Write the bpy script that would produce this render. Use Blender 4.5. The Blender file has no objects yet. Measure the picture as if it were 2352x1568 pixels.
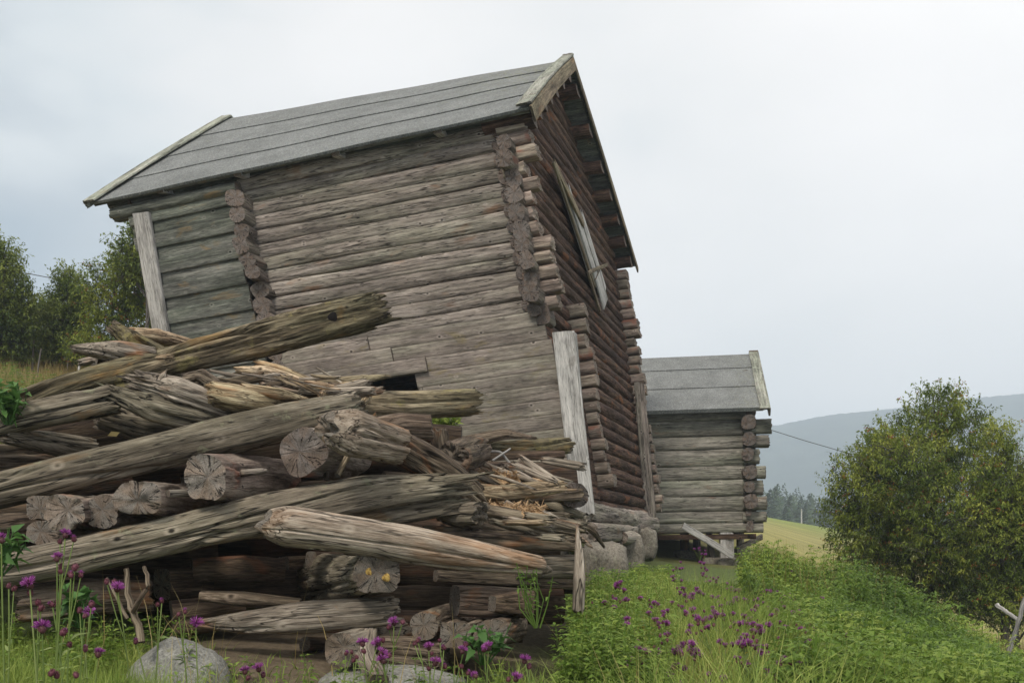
import bpy, math, random
import numpy as np
from mathutils import Vector

sc = bpy.context.scene
col = sc.collection
# ------------------------------------------------------------------ camera, sky, sun, exposure
F, CX, HY = 2257.0, 1176.0, 1230.0           # focal length / principal point in 2352-px photo units; camera at the origin
cam = bpy.data.objects.new("camera", bpy.data.cameras.new("camera"))
col.objects.link(cam)
cam.location = (0, 0, 0)
cam.rotation_euler = (math.radians(90), 0, 0)
cam.data.sensor_width = 36
cam.data.lens = 36 * F / 2352
cam.data.shift_y = (HY - 784) / 2352
cam.data.clip_start = 0.05
cam.data.clip_end = 20000
sc.camera = cam

SUN_EL, SUN_AZ = 48, 205        # azimuth clockwise from +Y (behind the camera, to the left)
world = bpy.data.worlds.new("World")
sc.world = world
world.use_nodes = True
nt = world.node_tree
for n in list(nt.nodes):
    nt.nodes.remove(n)
def N(t, kind, **kw):
    n = t.nodes.new(kind)
    for k, v in kw.items():
        setattr(n, k, v)
    return n
sky = N(nt, 'ShaderNodeTexSky', sky_type='NISHITA', sun_disc=False)
sky.sun_elevation = math.radians(SUN_EL)
sky.sun_rotation = math.radians(SUN_AZ)
tc = N(nt, 'ShaderNodeTexCoord')
# overcast deck: brightness falls from the right to a dark bank low on the left
sep = N(nt, 'ShaderNodeSeparateXYZ')
nt.links.new(tc.outputs['Generated'], sep.inputs[0])
def wmath(op, a, b=None, c=None):
    n = N(nt, 'ShaderNodeMath', operation=op)
    for i, v in enumerate((a, b, c)):
        if v is None: continue
        if isinstance(v, (int, float)): n.inputs[i].default_value = v
        else: nt.links.new(v, n.inputs[i])
    return n.outputs[0]
X, Y_, Z = sep.outputs
mp = N(nt, 'ShaderNodeMapping')
mp.inputs['Scale'].default_value = (1.6, 1.6, 3.2)
nt.links.new(tc.outputs['Generated'], mp.inputs[0])
cn = N(nt, 'ShaderNodeTexNoise')
cn.inputs['Scale'].default_value = 2.0
cn.inputs['Detail'].default_value = 5
cn.inputs['Roughness'].default_value = 0.45
nt.links.new(mp.outputs[0], cn.inputs['Vector'])
g = wmath('ADD', wmath('MULTIPLY', X, 0.95), wmath('MULTIPLY', Z, 0.72))
g = wmath('ADD', g, wmath('MULTIPLY', wmath('SUBTRACT', cn.outputs[0], 0.5), 1.5))
rampn = N(nt, 'ShaderNodeValToRGB')
nt.links.new(wmath('ADD', wmath('MULTIPLY', g, 0.8), 0.32), rampn.inputs[0])
els = rampn.color_ramp.elements
els[0].position = 0.0; els[0].color = (0.235, 0.285, 0.325, 1)
els[1].position = 1.0; els[1].color = (0.69, 0.67, 0.65, 1)
for p_, c_ in ((0.14, (0.325, 0.36, 0.385)), (0.26, (0.465, 0.49, 0.495)), (0.42, (0.565, 0.56, 0.55)), (0.6, (0.615, 0.60, 0.585)), (0.8, (0.655, 0.635, 0.62))):
    e = els.new(p_); e.color = (*c_, 1)
# lower clouds near the horizon on the right are a little greyer
bg1 = N(nt, 'ShaderNodeBackground'); bg1.inputs['Strength'].default_value = 0.08
bg2 = N(nt, 'ShaderNodeBackground'); bg2.inputs['Strength'].default_value = 0.87
mixw = N(nt, 'ShaderNodeMixShader'); mixw.inputs[0].default_value = 0.92
outw = N(nt, 'ShaderNodeOutputWorld')
nt.links.new(sky.outputs[0], bg1.inputs[0])
nt.links.new(rampn.outputs[0], bg2.inputs[0])
nt.links.new(bg1.outputs[0], mixw.inputs[1])
nt.links.new(bg2.outputs[0], mixw.inputs[2])
nt.links.new(mixw.outputs[0], outw.inputs[0])

sun = bpy.data.objects.new("sun", bpy.data.lights.new("sun", 'SUN'))
col.objects.link(sun)
sun.data.energy = 1.5
sun.data.angle = math.radians(14)
sun.data.color = (1.0, 0.95, 0.87)
_a, _e = math.radians(SUN_AZ), math.radians(SUN_EL)
sdir = Vector((math.sin(_a) * math.cos(_e), math.cos(_a) * math.cos(_e), math.sin(_e)))
sun.rotation_euler = (-sdir).to_track_quat('-Z', 'Y').to_euler()
sc.view_settings.view_transform = 'Standard'
sc.view_settings.look = 'None'
sc.view_settings.exposure = 1.08
sc.cycles.volume_bounces = 1
sc.cycles.max_bounces = 8
sc.view_settings.gamma = 1.0
sc.view_settings.use_curve_mapping = False

# ------------------------------------------------------------------ numpy noise
rng = np.random.default_rng(7)
_perm = rng.permutation(512)
_grad = rng.normal(size=(512, 3)); _grad /= np.linalg.norm(_grad, axis=1)[:, None]
def perlin(p):
    p = np.asarray(p, float)
    i = np.floor(p).astype(np.int64); f = p - i
    u = f * f * f * (f * (f * 6 - 15) + 10)
    out = 0
    for dx in (0, 1):
        for dy in (0, 1):
            for dz in (0, 1):
                h = _perm[(_perm[(_perm[(i[..., 0] + dx) & 511] + i[..., 1] + dy) & 511] + i[..., 2] + dz) & 511]
                gr = _grad[h]
                d = f - np.array([dx, dy, dz])
                w = (u[..., 0] if dx else 1 - u[..., 0]) * (u[..., 1] if dy else 1 - u[..., 1]) * (u[..., 2] if dz else 1 - u[..., 2])
                out = out + w * (gr * d).sum(-1)
    return out * 1.6
def fbm(p, o=3):
    s = 0; a = 1; t = 0
    p = np.asarray(p, float)
    for k in range(o):
        s = s + a * perlin(p * 2 ** k + 17.3 * k); t += a; a *= .5
    return s / t

# ------------------------------------------------------------------ mesh collector
class MB:
    def __init__(s):
        s.v = []; s.f4 = []; s.f3 = []; s.gc = []; s.ec = []; s.ti = []; s.n = 0; s.m4 = []; s.m3 = []
    def add(s, v, f4=None, f3=None, gc=None, ec=None, tint=0.5, mat=0):
        v = np.asarray(v, float).reshape(-1, 3); k = len(v)
        s.v.append(v)
        s.gc.append(v if gc is None else np.asarray(gc, float).reshape(-1, 3))
        s.ec.append(np.zeros((k, 3)) if ec is None else np.asarray(ec, float).reshape(-1, 3))
        s.ti.append(np.broadcast_to(np.asarray(tint, float), (k,)))
        if f4 is not None and len(f4):
            s.f4.append(np.asarray(f4, np.int64) + s.n); s.m4.append(np.full(len(f4), mat))
        if f3 is not None and len(f3):
            s.f3.append(np.asarray(f3, np.int64) + s.n); s.m3.append(np.full(len(f3), mat))
        s.n += k
    def build(s, name, mats, parent=None, smooth=True, origin=None):
        me = bpy.data.meshes.new(name)
        V = np.concatenate(s.v)
        if origin is not None: V = V - np.asarray(origin)
        q = np.concatenate(s.f4) if s.f4 else np.zeros((0, 4), np.int64)
        t = np.concatenate(s.f3) if s.f3 else np.zeros((0, 3), np.int64)
        me.vertices.add(len(V)); me.vertices.foreach_set('co', V.astype(np.float32).ravel())
        li = np.concatenate([q.ravel(), t.ravel()]).astype(np.int32)
        me.loops.add(len(li)); me.loops.foreach_set('vertex_index', li)
        nf = len(q) + len(t)
        me.polygons.add(nf)
        ls = np.concatenate([np.arange(len(q)) * 4, len(q) * 4 + np.arange(len(t)) * 3]).astype(np.int32)
        me.polygons.foreach_set('loop_start', ls)
        if not isinstance(mats, (list, tuple)): mats = [mats]
        for m in mats: me.materials.append(m)
        mi = np.concatenate((s.m4 + s.m3)).astype(np.int32) if nf else np.zeros(0, np.int32)
        me.polygons.foreach_set('material_index', mi)
        me.polygons.foreach_set('use_smooth', np.full(nf, smooth))
        for nm, ty, data in (('gc', 'FLOAT_VECTOR', s.gc), ('ec', 'FLOAT_VECTOR', s.ec)):
            a = me.attributes.new(nm, ty, 'POINT'); a.data.foreach_set('vector', np.concatenate(data).astype(np.float32).ravel())
        a = me.attributes.new('tint', 'FLOAT', 'POINT'); a.data.foreach_set('value', np.concatenate(s.ti).astype(np.float32))
        me.update(calc_edges=True); me.validate()
        o = bpy.data.objects.new(name, me); col.objects.link(o)
        if parent is not None: o.parent = parent
        if origin is not None: o.location = origin
        return o

def tag(o, label=None, cat=None, group=None, kind=None):
    if label: o['label'] = label
    if cat: o['category'] = cat
    if group: o['group'] = group
    if kind: o['kind'] = kind
    return o
def empty(name, loc=(0, 0, 0)):
    o = bpy.data.objects.new(name, None); col.objects.link(o); o.location = loc
    o.empty_display_size = .2
    return o
def P(px, py, D):
    return np.array([(px - CX) / F * D, D, (HY - py) / F * D])

# ------------------------------------------------------------------ node helpers / materials
def newmat(name):
    m = bpy.data.materials.new(name); m.use_nodes = True
    t = m.node_tree
    for n in list(t.nodes): t.nodes.remove(n)
    out = N(t, 'ShaderNodeOutputMaterial'); b = N(t, 'ShaderNodeBsdfPrincipled')
    t.links.new(b.outputs[0], out.inputs[0])
    b.inputs['Roughness'].default_value = .85
    b.inputs['Specular IOR Level'].default_value = .2
    return m, t, b
class T:
    """tiny node graph writer"""
    def __init__(s, t): s.t = t
    def put(s, sock, v):
        if isinstance(v, (int, float)): sock.default_value = v
        elif isinstance(v, tuple): sock.default_value = v if len(v) == len(sock.default_value) else (*v, 1)
        else: s.t.links.new(v, sock)
    def attr(s, n): 
        a = N(s.t, 'ShaderNodeAttribute'); a.attribute_name = n; return a
    def math(s, op, a, b=None, c=None, clamp=False):
        n = N(s.t, 'ShaderNodeMath', operation=op, use_clamp=clamp)
        for i, v in enumerate((a, b, c)):
            if v is not None: s.put(n.inputs[i], v)
        return n.outputs[0]
    def vmul(s, v, k):
        n = N(s.t, 'ShaderNodeVectorMath', operation='MULTIPLY'); s.put(n.inputs[0], v); n.inputs[1].default_value = k; return n.outputs[0]
    def noise(s, v, scale=1, detail=4, rough=.55, dist=0):
        n = N(s.t, 'ShaderNodeTexNoise'); s.put(n.inputs['Vector'], v)
        n.inputs['Scale'].default_value = scale; n.inputs['Detail'].default_value = detail
        n.inputs['Roughness'].default_value = rough; n.inputs['Distortion'].default_value = dist
        return n.outputs[0]
    def vor(s, v, scale=1, feature='F1', out='Distance'):
        n = N(s.t, 'ShaderNodeTexVoronoi', feature=feature); s.put(n.inputs['Vector'], v); n.inputs['Scale'].default_value = scale
        return n.outputs[out]
    def ramp(s, x, stops, interp='LINEAR'):
        n = N(s.t, 'ShaderNodeValToRGB'); s.put(n.inputs[0], x); cr = n.color_ramp; cr.interpolation = interp
        while len(cr.elements) < len(stops): cr.elements.new(.5)
        for e, (p, c) in zip(cr.elements, stops):
            e.position = p; e.color = (*c, 1) if isinstance(c, tuple) else (c, c, c, 1)
        return n.outputs[0]
    def mix(s, f, a, b, mode='MIX'):
        n = N(s.t, 'ShaderNodeMix', data_type='RGBA', blend_type=mode)
        s.put(n.inputs[0], f); s.put(n.inputs[6], a); s.put(n.inputs[7], b)
        return n.outputs[2]
    def bump(s, h, strength=.5, dist=.01):
        n = N(s.t, 'ShaderNodeBump'); s.put(n.inputs['Height'], h); n.inputs['Strength'].default_value = strength; n.inputs['Distance'].default_value = dist
        return n.outputs[0]

def wood(name, dark, mid, light, stain=(.2, .08, .03), stain_amt=.25, lichen=0., lichen_col=(.32, .33, .2), knots=1., bump=.7,
         endcol=((.05, .045, .04), (.26, .22, .175)), crack=.5, streak=1., soft=1., green=.5):
    dark, mid, light, stain = [tuple(min(.8, v * k_) for v, k_ in zip(q, (1.42, 1.36, 1.29))) for q in (tuple(v * .8 for v in dark), mid, light, stain)]
    m, t, b = newmat(name); g = T(t)
    gc = g.attr('gc').outputs['Vector']; tint = g.attr('tint').outputs['Fac']; eca = g.attr('ec')
    sx = N(t, 'ShaderNodeSeparateXYZ'); t.links.new(eca.outputs['Vector'], sx.inputs[0])
    grain = g.noise(g.vmul(gc, (2.3, 34, 34)), 1, 7, .74, .1)
    fine = g.noise(g.vmul(gc, (9, 105, 105)), 1, 5, .8)
    band = g.noise(g.vmul(gc, (.8, 7, 7)), 1, 3, .55)
    blot = g.noise(g.vmul(gc, (1.7, 3.2, 3.2)), 1.3, 4, .6)
    x = g.math('ADD', g.math('MULTIPLY', grain, .72 * streak), g.math('ADD', g.math('MULTIPLY', fine, .55), g.math('MULTIPLY', band, .38)))
    x = g.math('SUBTRACT', x, .325 + .36 * (streak - 1))
    c = g.ramp(x, ((.48 - .16 * soft, dark), (.48, mid), (.48 + .17 * soft, light)))
    c = g.mix(g.ramp(g.noise(g.vmul(gc, (.7, 4, 4)), 1, 3, .5), ((.4, 0.), (.62, green))), c, g.mix(1.0, c, (.86, 1.0, .84, 1), 'MULTIPLY'))
    # knots
    kv = g.vor(g.vmul(gc, (3.6, 5.2, 5.2)), 1.2)
    kn = g.ramp(kv, ((.045, 1.0), (.078, 0.0)))
    ring = g.ramp(kv, ((.07, 0.), (.11, 1.), (.19, 0.)))
    if knots > 0:
        c = g.mix(g.math('MULTIPLY', ring, .55 * knots), c, (*light, 1))
        c = g.mix(g.math('MULTIPLY', kn, .92 * knots), c, (dark[0] * .3, dark[1] * .3, dark[2] * .3, 1))
    # long dark checks along the grain, coarse and hair-fine
    cr = g.noise(g.vmul(gc, (.55, 13, 13)), 1, 3, .5, .1)
    cr2 = g.noise(g.vmul(gc, (2.0, 36, 36)), 1, 2, .5, .05)
    crk = g.math('MAXIMUM', g.ramp(g.math('ABSOLUTE', g.math('SUBTRACT', cr, .5)), ((.003, 1.), (.011, 0.))),
                 g.math('MULTIPLY', g.ramp(g.math('ABSOLUTE', g.math('SUBTRACT', cr2, .53)), ((.005, 1.), (.03, 0.))), .75))
    c = g.mix(g.math('MULTIPLY', crk, crack), c, (dark[0] * .25, dark[1] * .25, dark[2] * .25, 1))
    # stain / rot patches
    sm = g.ramp(g.noise(g.vmul(gc, (2.2, 5, 5)), 1, 4, .6, .5), ((.62 - .3 * stain_amt, 0.), (.72 - .2 * stain_amt, 1.)))
    c = g.mix(g.math('MULTIPLY', sm, min(1, .55 + stain_amt * .5)), c, g.mix(grain, (stain[0] * .35, stain[1] * .35, stain[2] * .35, 1), (stain[0] * 1.6, stain[1] * 1.6, stain[2] * 1.6, 1)))
    # overall blotches and the tone of each piece
    c = g.mix(1.0, c, g.ramp(blot, ((.3, .62), (.5, 1.0), (.7, 1.22))), 'MULTIPLY')
    c = g.mix(1.0, c, g.ramp(tint, ((0., .55), (.5, 1.0), (1., 1.5))), 'MULTIPLY')
    if lichen > 0:
        lm = g.ramp(g.noise(gc, 9, 5, .65), ((.62 - lichen * .25, 0.), (.7 - lichen * .2, 1.)))
        c = g.mix(g.math('MULTIPLY', lm, min(1, .5 + lichen)), c, g.mix(fine, (lichen_col[0] * .6, lichen_col[1] * .6, lichen_col[2] * .6, 1), (*lichen_col, 1)))
    # end grain
    e2 = g.vmul(eca.outputs['Vector'], (1, 1, 0))
    ln = N(t, 'ShaderNodeVectorMath', operation='LENGTH'); t.links.new(e2, ln.inputs[0]); R_ = ln.outputs['Value']
    nz = N(t, 'ShaderNodeVectorMath', operation='NORMALIZE'); t.links.new(e2, nz.inputs[0])
    add = N(t, 'ShaderNodeVectorMath', operation='ADD'); t.links.new(g.vmul(nz.outputs[0], (1, 1, 1)), add.inputs[0]); 
    tv = N(t, 'ShaderNodeCombineXYZ'); t.links.new(g.math('MULTIPLY', tint, 40.), tv.inputs[2]); t.links.new(tv.outputs[0], add.inputs[1])
    wv = N(t, 'ShaderNodeVectorMath', operation='ADD'); t.links.new(add.outputs[0], wv.inputs[0]); t.links.new(g.vmul(e2, (.35, .35, .35)), wv.inputs[1])
    rad = g.noise(wv.outputs[0], 2.3, 2, .5, .25); rad2 = g.noise(wv.outputs[0], 9., 3, .6, .2)
    wid = g.noise(e2, 2.2, 3, .6)
    rcr = g.math('MULTIPLY', g.ramp(g.math('ABSOLUTE', g.math('SUBTRACT', rad, .5)), ((.006, 1.), (.028, 0.))), g.ramp(wid, ((.36, 0.), (.5, 1.))))
    hair = g.ramp(g.math('ABSOLUTE', g.math('SUBTRACT', rad2, .5)), ((.01, 1.), (.05, 0.)))
    rwob = g.noise(e2, 2.4, 4, .6)
    rings = g.math('SINE', g.math('MULTIPLY', g.math('ADD', R_, g.math('MULTIPLY', rwob, .35)), 95.))
    eb = g.math('ADD', g.math('MULTIPLY', rings, .05), g.math('ADD', g.math('MULTIPLY', g.noise(e2, 14, 5, .75), .6), g.math('MULTIPLY', g.noise(e2, 1.9, 4, .6), .42)))
    ecol = g.ramp(eb, ((.3, endcol[0]), (.72, endcol[1])))
    ecol = g.mix(g.ramp(g.noise(wv.outputs[0], 1.1, 4, .6), ((.42, 0.), (.6, .6))), ecol, g.mix(1.0, ecol, (.97, .76, .60, 1), 'MULTIPLY'))
    ecol = g.mix(g.math('MULTIPLY', hair, .10), ecol, (.02, .017, .014, 1))
    ecol = g.mix(g.math('MULTIPLY', rcr, .92), ecol, (.006, .005, .005, 1))
    ecol = g.mix(1.0, ecol, g.ramp(tint, ((0., .6), (.5, 1.0), (1., 1.4))), 'MULTIPLY')
    c = g.mix(sx.outputs[2], c, ecol)
    t.links.new(c, b.inputs['Base Color'])
    h = g.math('ADD', g.math('MULTIPLY', grain, 1.0), g.math('MULTIPLY', fine, .6))
    h = g.math('SUBTRACT', h, g.math('MULTIPLY', crk, .8 * crack))
    h = g.math('SUBTRACT', h, g.math('MULTIPLY', kn, .4 * knots))
    he = g.math('SUBTRACT', g.math('MULTIPLY', g.noise(e2, 14, 5, .75), 1.2), g.math('ADD', g.math('MULTIPLY', rcr, 1.2), g.math('MULTIPLY', hair, .12)))
    hm = N(t, 'ShaderNodeMix', data_type='FLOAT'); t.links.new(sx.outputs[2], hm.inputs[0]); t.links.new(h, hm.inputs[2]); t.links.new(he, hm.inputs[3])
    t.links.new(g.bump(hm.outputs[0], bump, .012), b.inputs['Normal'])
    return m

M = {}
M['wall'] = wood('weathered_wall_wood', (.070, .058, .050), (.160, .138, .120), (.29, .26, .235), (.15, .085, .05), .02, crack=1., soft=1.45, bump=.4)
M['wallgreen'] = wood('green_grey_board_wood', (.040, .041, .038), (.092, .094, .085), (.205, .205, .185), (.18, .12, .05), .10, crack=.6, soft=1.2, bump=.4)
M['board'] = wood('grey_cladding_wood', (.056, .046, .040), (.150, .128, .112), (.29, .255, .228), (.14, .115, .05), .10, crack=.6, soft=1.5, bump=.35)
M['pale'] = wood('pale_silver_wood', (.10, .097, .092), (.26, .255, .245), (.42, .415, .40), (.08, .07, .06), .08, crack=.6, soft=1.2, bump=.4, green=0.)
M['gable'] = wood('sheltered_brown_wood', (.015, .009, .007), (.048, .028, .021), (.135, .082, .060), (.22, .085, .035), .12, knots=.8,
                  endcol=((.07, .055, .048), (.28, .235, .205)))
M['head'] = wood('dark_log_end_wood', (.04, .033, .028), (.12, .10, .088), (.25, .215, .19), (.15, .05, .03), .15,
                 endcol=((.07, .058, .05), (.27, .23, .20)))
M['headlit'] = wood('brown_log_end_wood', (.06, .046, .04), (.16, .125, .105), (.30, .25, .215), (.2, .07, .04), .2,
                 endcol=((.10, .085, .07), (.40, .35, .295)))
M['grey'] = wood('grey_old_log_wood', (.030, .025, .019), (.112, .095, .072), (.25, .22, .178), (.16, .09, .035), .06, lichen=.04, crack=1., soft=1.4, bump=.45, green=.28)
M['pinkgrey'] = wood('pale_rough_log_wood', (.040, .032, .026), (.135, .114, .092), (.32, .285, .24), (.22, .10, .04), .18, crack=.95, soft=1.35, bump=.45, green=.15)
M['scar'] = wood('orange_scarred_log_wood', (.038, .030, .024), (.140, .112, .086), (.33, .29, .24), (.17, .095, .048), .26, crack=.95, soft=1.35, bump=.45, green=.1)
M['brown'] = wood('brown_old_log_wood', (.022, .015, .011), (.068, .050, .037), (.17, .135, .105), (.19, .08, .03), .14, crack=.8)
M['deep'] = wood('shaded_brown_log_wood', (.018, .012, .009), (.05, .034, .025), (.12, .085, .06), (.12, .05, .025), .2)  # brown wood, darkened to paint in the shade inside and under the pile
M['lich'] = wood('lichen_grown_log_wood', (.028, .021, .013), (.080, .064, .041), (.20, .17, .118), (.18, .11, .04), .12, lichen=.2, lichen_col=(.30, .25, .10), crack=.9)
M['rot'] = wood('splintered_orange_wood', (.06, .042, .026), (.20, .145, .095), (.44, .36, .26), (.25, .11, .04), .15, crack=.7, endcol=((.15, .06, .02), (.45, .25, .11)))
M['barn'] = wood('silver_barn_log_wood', (.055, .05, .044), (.15, .142, .122), (.30, .285, .25), (.16, .09, .06), .04, crack=.7, soft=1.35, bump=.4)
M['trim'] = wood('lichen_bargeboard_wood', (.06, .06, .052), (.17, .17, .15), (.32, .32, .29), (.1, .08, .05), .1, lichen=.45, lichen_col=(.36, .38, .30))
M['gold'] = wood('golden_brown_board_wood', (.05, .038, .025), (.14, .11, .075), (.27, .22, .155), (.27, .14, .06), .12)

def simple(name, fn, rough=.9):
    m, t, b = newmat(name); g = T(t); fn(m, t, b, g); b.inputs['Roughness'].default_value = rough; return m
def _felt(m, t, b, g):
    co = N(t, 'ShaderNodeTexCoord').outputs['Object']
    n1 = g.noise(co, 42, 5, .85); n2 = g.noise(co, 2.2, 6, .7); n3 = g.noise(co, 14, 4, .65)
    c = g.ramp(n1, ((.32, (.065, .068, .065)), (.5, (.162, .166, .158)), (.68, (.33, .332, .312))))
    c = g.mix(1.0, c, g.ramp(n2, ((.3, .74), (.5, 1.0), (.7, 1.2))), 'MULTIPLY')
    c = g.mix(g.ramp(g.noise(co, 5, 6, .75), ((.60, 0.), (.70, .5))), c, (.13, .13, .085, 1))
    tint = g.attr('tint').outputs['Fac']
    c = g.mix(g.math('MULTIPLY', tint, g.ramp(n3, ((.5, 0.), (.62, .75)))), c, (.16, .16, .075, 1))
    t.links.new(c, b.inputs['Base Color']); t.links.new(g.bump(n1, .5, .004), b.inputs['Normal'])
M['felt'] = simple('roofing_felt', _felt)
def _stone(c1, c2, sp=(.05, .045, .04), sc_=1.):
    def f(m, t, b, g):
        co = g.attr('gc').outputs['Vector']
        n1 = g.noise(co, 70 * sc_, 4, .75); n2 = g.noise(co, 5 * sc_, 5, .6)
        c = g.mix(g.ramp(n1, ((.35, 0.), (.65, 1.))), (*c1, 1), (*c2, 1))
        c = g.mix(1.0, c, g.ramp(n2, ((.3, .62), (.55, 1.05), (.75, 1.3))), 'MULTIPLY')
        c = g.mix(g.ramp(g.noise(co, 14 * sc_, 5, .7), ((.58, 0.), (.66, .7))), c, (*sp, 1))
        t.links.new(c, b.inputs['Base Color'])
        t.links.new(g.bump(g.math('ADD', n1, g.math('MULTIPLY', n2, 2.)), .6, .012), b.inputs['Normal'])
    return f
M['rock'] = simple('speckled_grey_rock', _stone((.13, .125, .11), (.31, .30, .265), (.16, .155, .08)))
M['found'] = simple('lichen_foundation_stone', _stone((.09, .075, .06), (.24, .215, .17), (.25, .24, .17), .5))
M['dust'] = simple('wood_dust', _stone((.27, .16, .08), (.46, .32, .18), (.17, .08, .03)))
M['soil'] = simple('soil', _stone((.10, .075, .05), (.19, .15, .105), (.06, .042, .028)))

def leafmat(name, c0, c1, c2, trans=.35, rough=.55):
    """colour runs with the per-plant tint"""
    m = bpy.data.materials.new(name); m.use_nodes = True; t = m.node_tree
    for n in list(t.nodes): t.nodes.remove(n)
    g = T(t); out = N(t, 'ShaderNodeOutputMaterial')
    tint = g.attr('tint').outputs['Fac']
    c = g.ramp(tint, ((0., c0), (.5, c1), (1., c2)))
    b = N(t, 'ShaderNodeBsdfPrincipled'); b.inputs['Roughness'].default_value = rough; b.inputs['Specular IOR Level'].default_value = .25
    tr = N(t, 'ShaderNodeBsdfTranslucent'); mx = N(t, 'ShaderNodeMixShader'); mx.inputs[0].default_value = trans
    t.links.new(c, b.inputs['Base Color']); t.links.new(c, tr.inputs[0])
    t.links.new(b.outputs[0], mx.inputs[1]); t.links.new(tr.outputs[0], mx.inputs[2]); t.links.new(mx.outputs[0], out.inputs[0])
    return m
M['grass'] = leafmat('grass_blades', (.10, .165, .025), (.23, .31, .055), (.42, .45, .12))
M['dry'] = leafmat('dry_grass', (.20, .15, .045), (.36, .27, .10), (.50, .40, .20))
M['nettle'] = leafmat('nettle_leaves', (.045, .085, .018), (.15, .235, .036), (.33, .40, .07), .42)
M['herb'] = leafmat('leafy_weeds', (.06, .12, .02), (.17, .26, .042), (.32, .38, .08), .42)
M['rowan'] = leafmat('rowan_leaves', (.06, .095, .02), (.19, .245, .04), (.40, .42, .075), .45)
M['birch'] = leafmat('birch_leaves', (.06, .095, .024), (.18, .23, .048), (.33, .36, .085), .42)
M['berry'] = leafmat('rowan_berries', (.24, .06, .015), (.30, .09, .02), (.36, .14, .03), 0, .4)
M['floret'] = leafmat('thistle_florets', (.17, .025, .15), (.32, .06, .29), (.48, .16, .43), .3)
M['bulb'] = leafmat('thistle_bulbs', (.045, .035, .02), (.12, .035, .05), (.24, .08, .10), .1)
M['stem'] = leafmat('thistle_stems', (.10, .15, .04), (.17, .23, .06), (.26, .30, .10), .2)
M['yellow'] = leafmat('yellow_petals', (.6, .42, .01), (.75, .55, .02), (.8, .6, .05), .3)
M['fir'] = leafmat('fir_needles', (.022, .045, .020), (.045, .078, .032), (.09, .12, .04), .1)
M['leafy'] = leafmat('broad_leaves', (.05, .11, .03), (.09, .19, .045), (.16, .26, .07), .35)
def _bark(m, t, b, g):
    co = g.attr('gc').outputs['Vector']; n = g.noise(g.vmul(co, (4, 20, 20)), 1, 4, .6)
    t.links.new(g.ramp(n, ((.3, (.05, .042, .035)), (.7, (.17, .15, .13)))), b.inputs['Base Color']); t.links.new(g.bump(n, .5, .01), b.inputs['Normal'])
M['bark'] = simple('bark', _bark)
def _metal(m, t, b, g):
    b.inputs['Base Color'].default_value = (.05, .05, .055, 1)
M['wire'] = simple('wire', _metal, .6)
def _ground(m, t, b, g):
    gcol = g.attr('gcol').outputs['Color']; co = N(t, 'ShaderNodeTexCoord').outputs['Object']
    n1 = g.noise(co, 25, 5, .7); n2 = g.noise(co, .35, 5, .6); n3 = g.noise(g.vmul(co, (.06, .25, .2)), 1, 5, .6)
    c = g.mix(1.0, gcol, g.ramp(n1, ((.3, .62), (.7, 1.3))), 'MULTIPLY')
    c = g.mix(1.0, c, g.ramp(n2, ((.35, .85), (.65, 1.12))), 'MULTIPLY')
    c = g.mix(1.0, c, g.ramp(n3, ((.35, .82), (.65, 1.15))), 'MULTIPLY')
    t.links.new(c, b.inputs['Base Color']); t.links.new(g.bump(n1, .8, .02), b.inputs['Normal'])
M['ground'] = simple('meadow_ground', _ground, 1.)
def _mount(m, t, b, g):
    co = N(t, 'ShaderNodeTexCoord').outputs['Object']
    n = g.noise(g.vmul(co, (.03, .03, .02)), 1, 6, .7)
    n4 = g.noise(g.vmul(co, (.4, .4, .12)), 1, 3, .7)
    c = g.ramp(n, ((.35, (.014, .028, .022)), (.5, (.028, .046, .035)), (.68, (.06, .08, .055))))
    c = g.mix(1.0, c, g.ramp(n4, ((.35, .55), (.65, 1.45))), 'MULTIPLY')
    t.links.new(c, b.inputs['Base Color'])
M['mount'] = simple('forested_hillside', _mount, 1.)

# ------------------------------------------------------------------ log / board generator
def contour(n, sq):
    """unit superellipse section and its normals"""
    th = np.linspace(0, 2 * np.pi, n, endpoint=False)
    c, s = np.cos(th), np.sin(th)
    if sq >= 5:                                  # walk round a box so the corners get points
        t = np.linspace(0, 8, n, endpoint=False); x = np.zeros(n); y = np.zeros(n)
        for i, tt in enumerate(t):
            k = int(tt // 2); f = tt - 2 * k - 1
            x[i], y[i] = ((1, f), (-f, 1), (-1, -f), (f, -1))[k]
        r = (np.abs(x) ** sq + np.abs(y) ** sq) ** (-1 / sq)
        x, y = x * r, y * r
        nx, ny = np.sign(x) * np.abs(x) ** (sq - 1), np.sign(y) * np.abs(y) ** (sq - 1)
    else:
        r = (np.abs(c) ** sq + np.abs(s) ** sq) ** (-1 / sq)
        x, y = c * r, s * r
        nx, ny = np.sign(x) * np.abs(x) ** (sq - 1), np.sign(y) * np.abs(y) ** (sq - 1)
    l = np.hypot(nx, ny)
    return x, y, nx / l, ny / l

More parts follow.
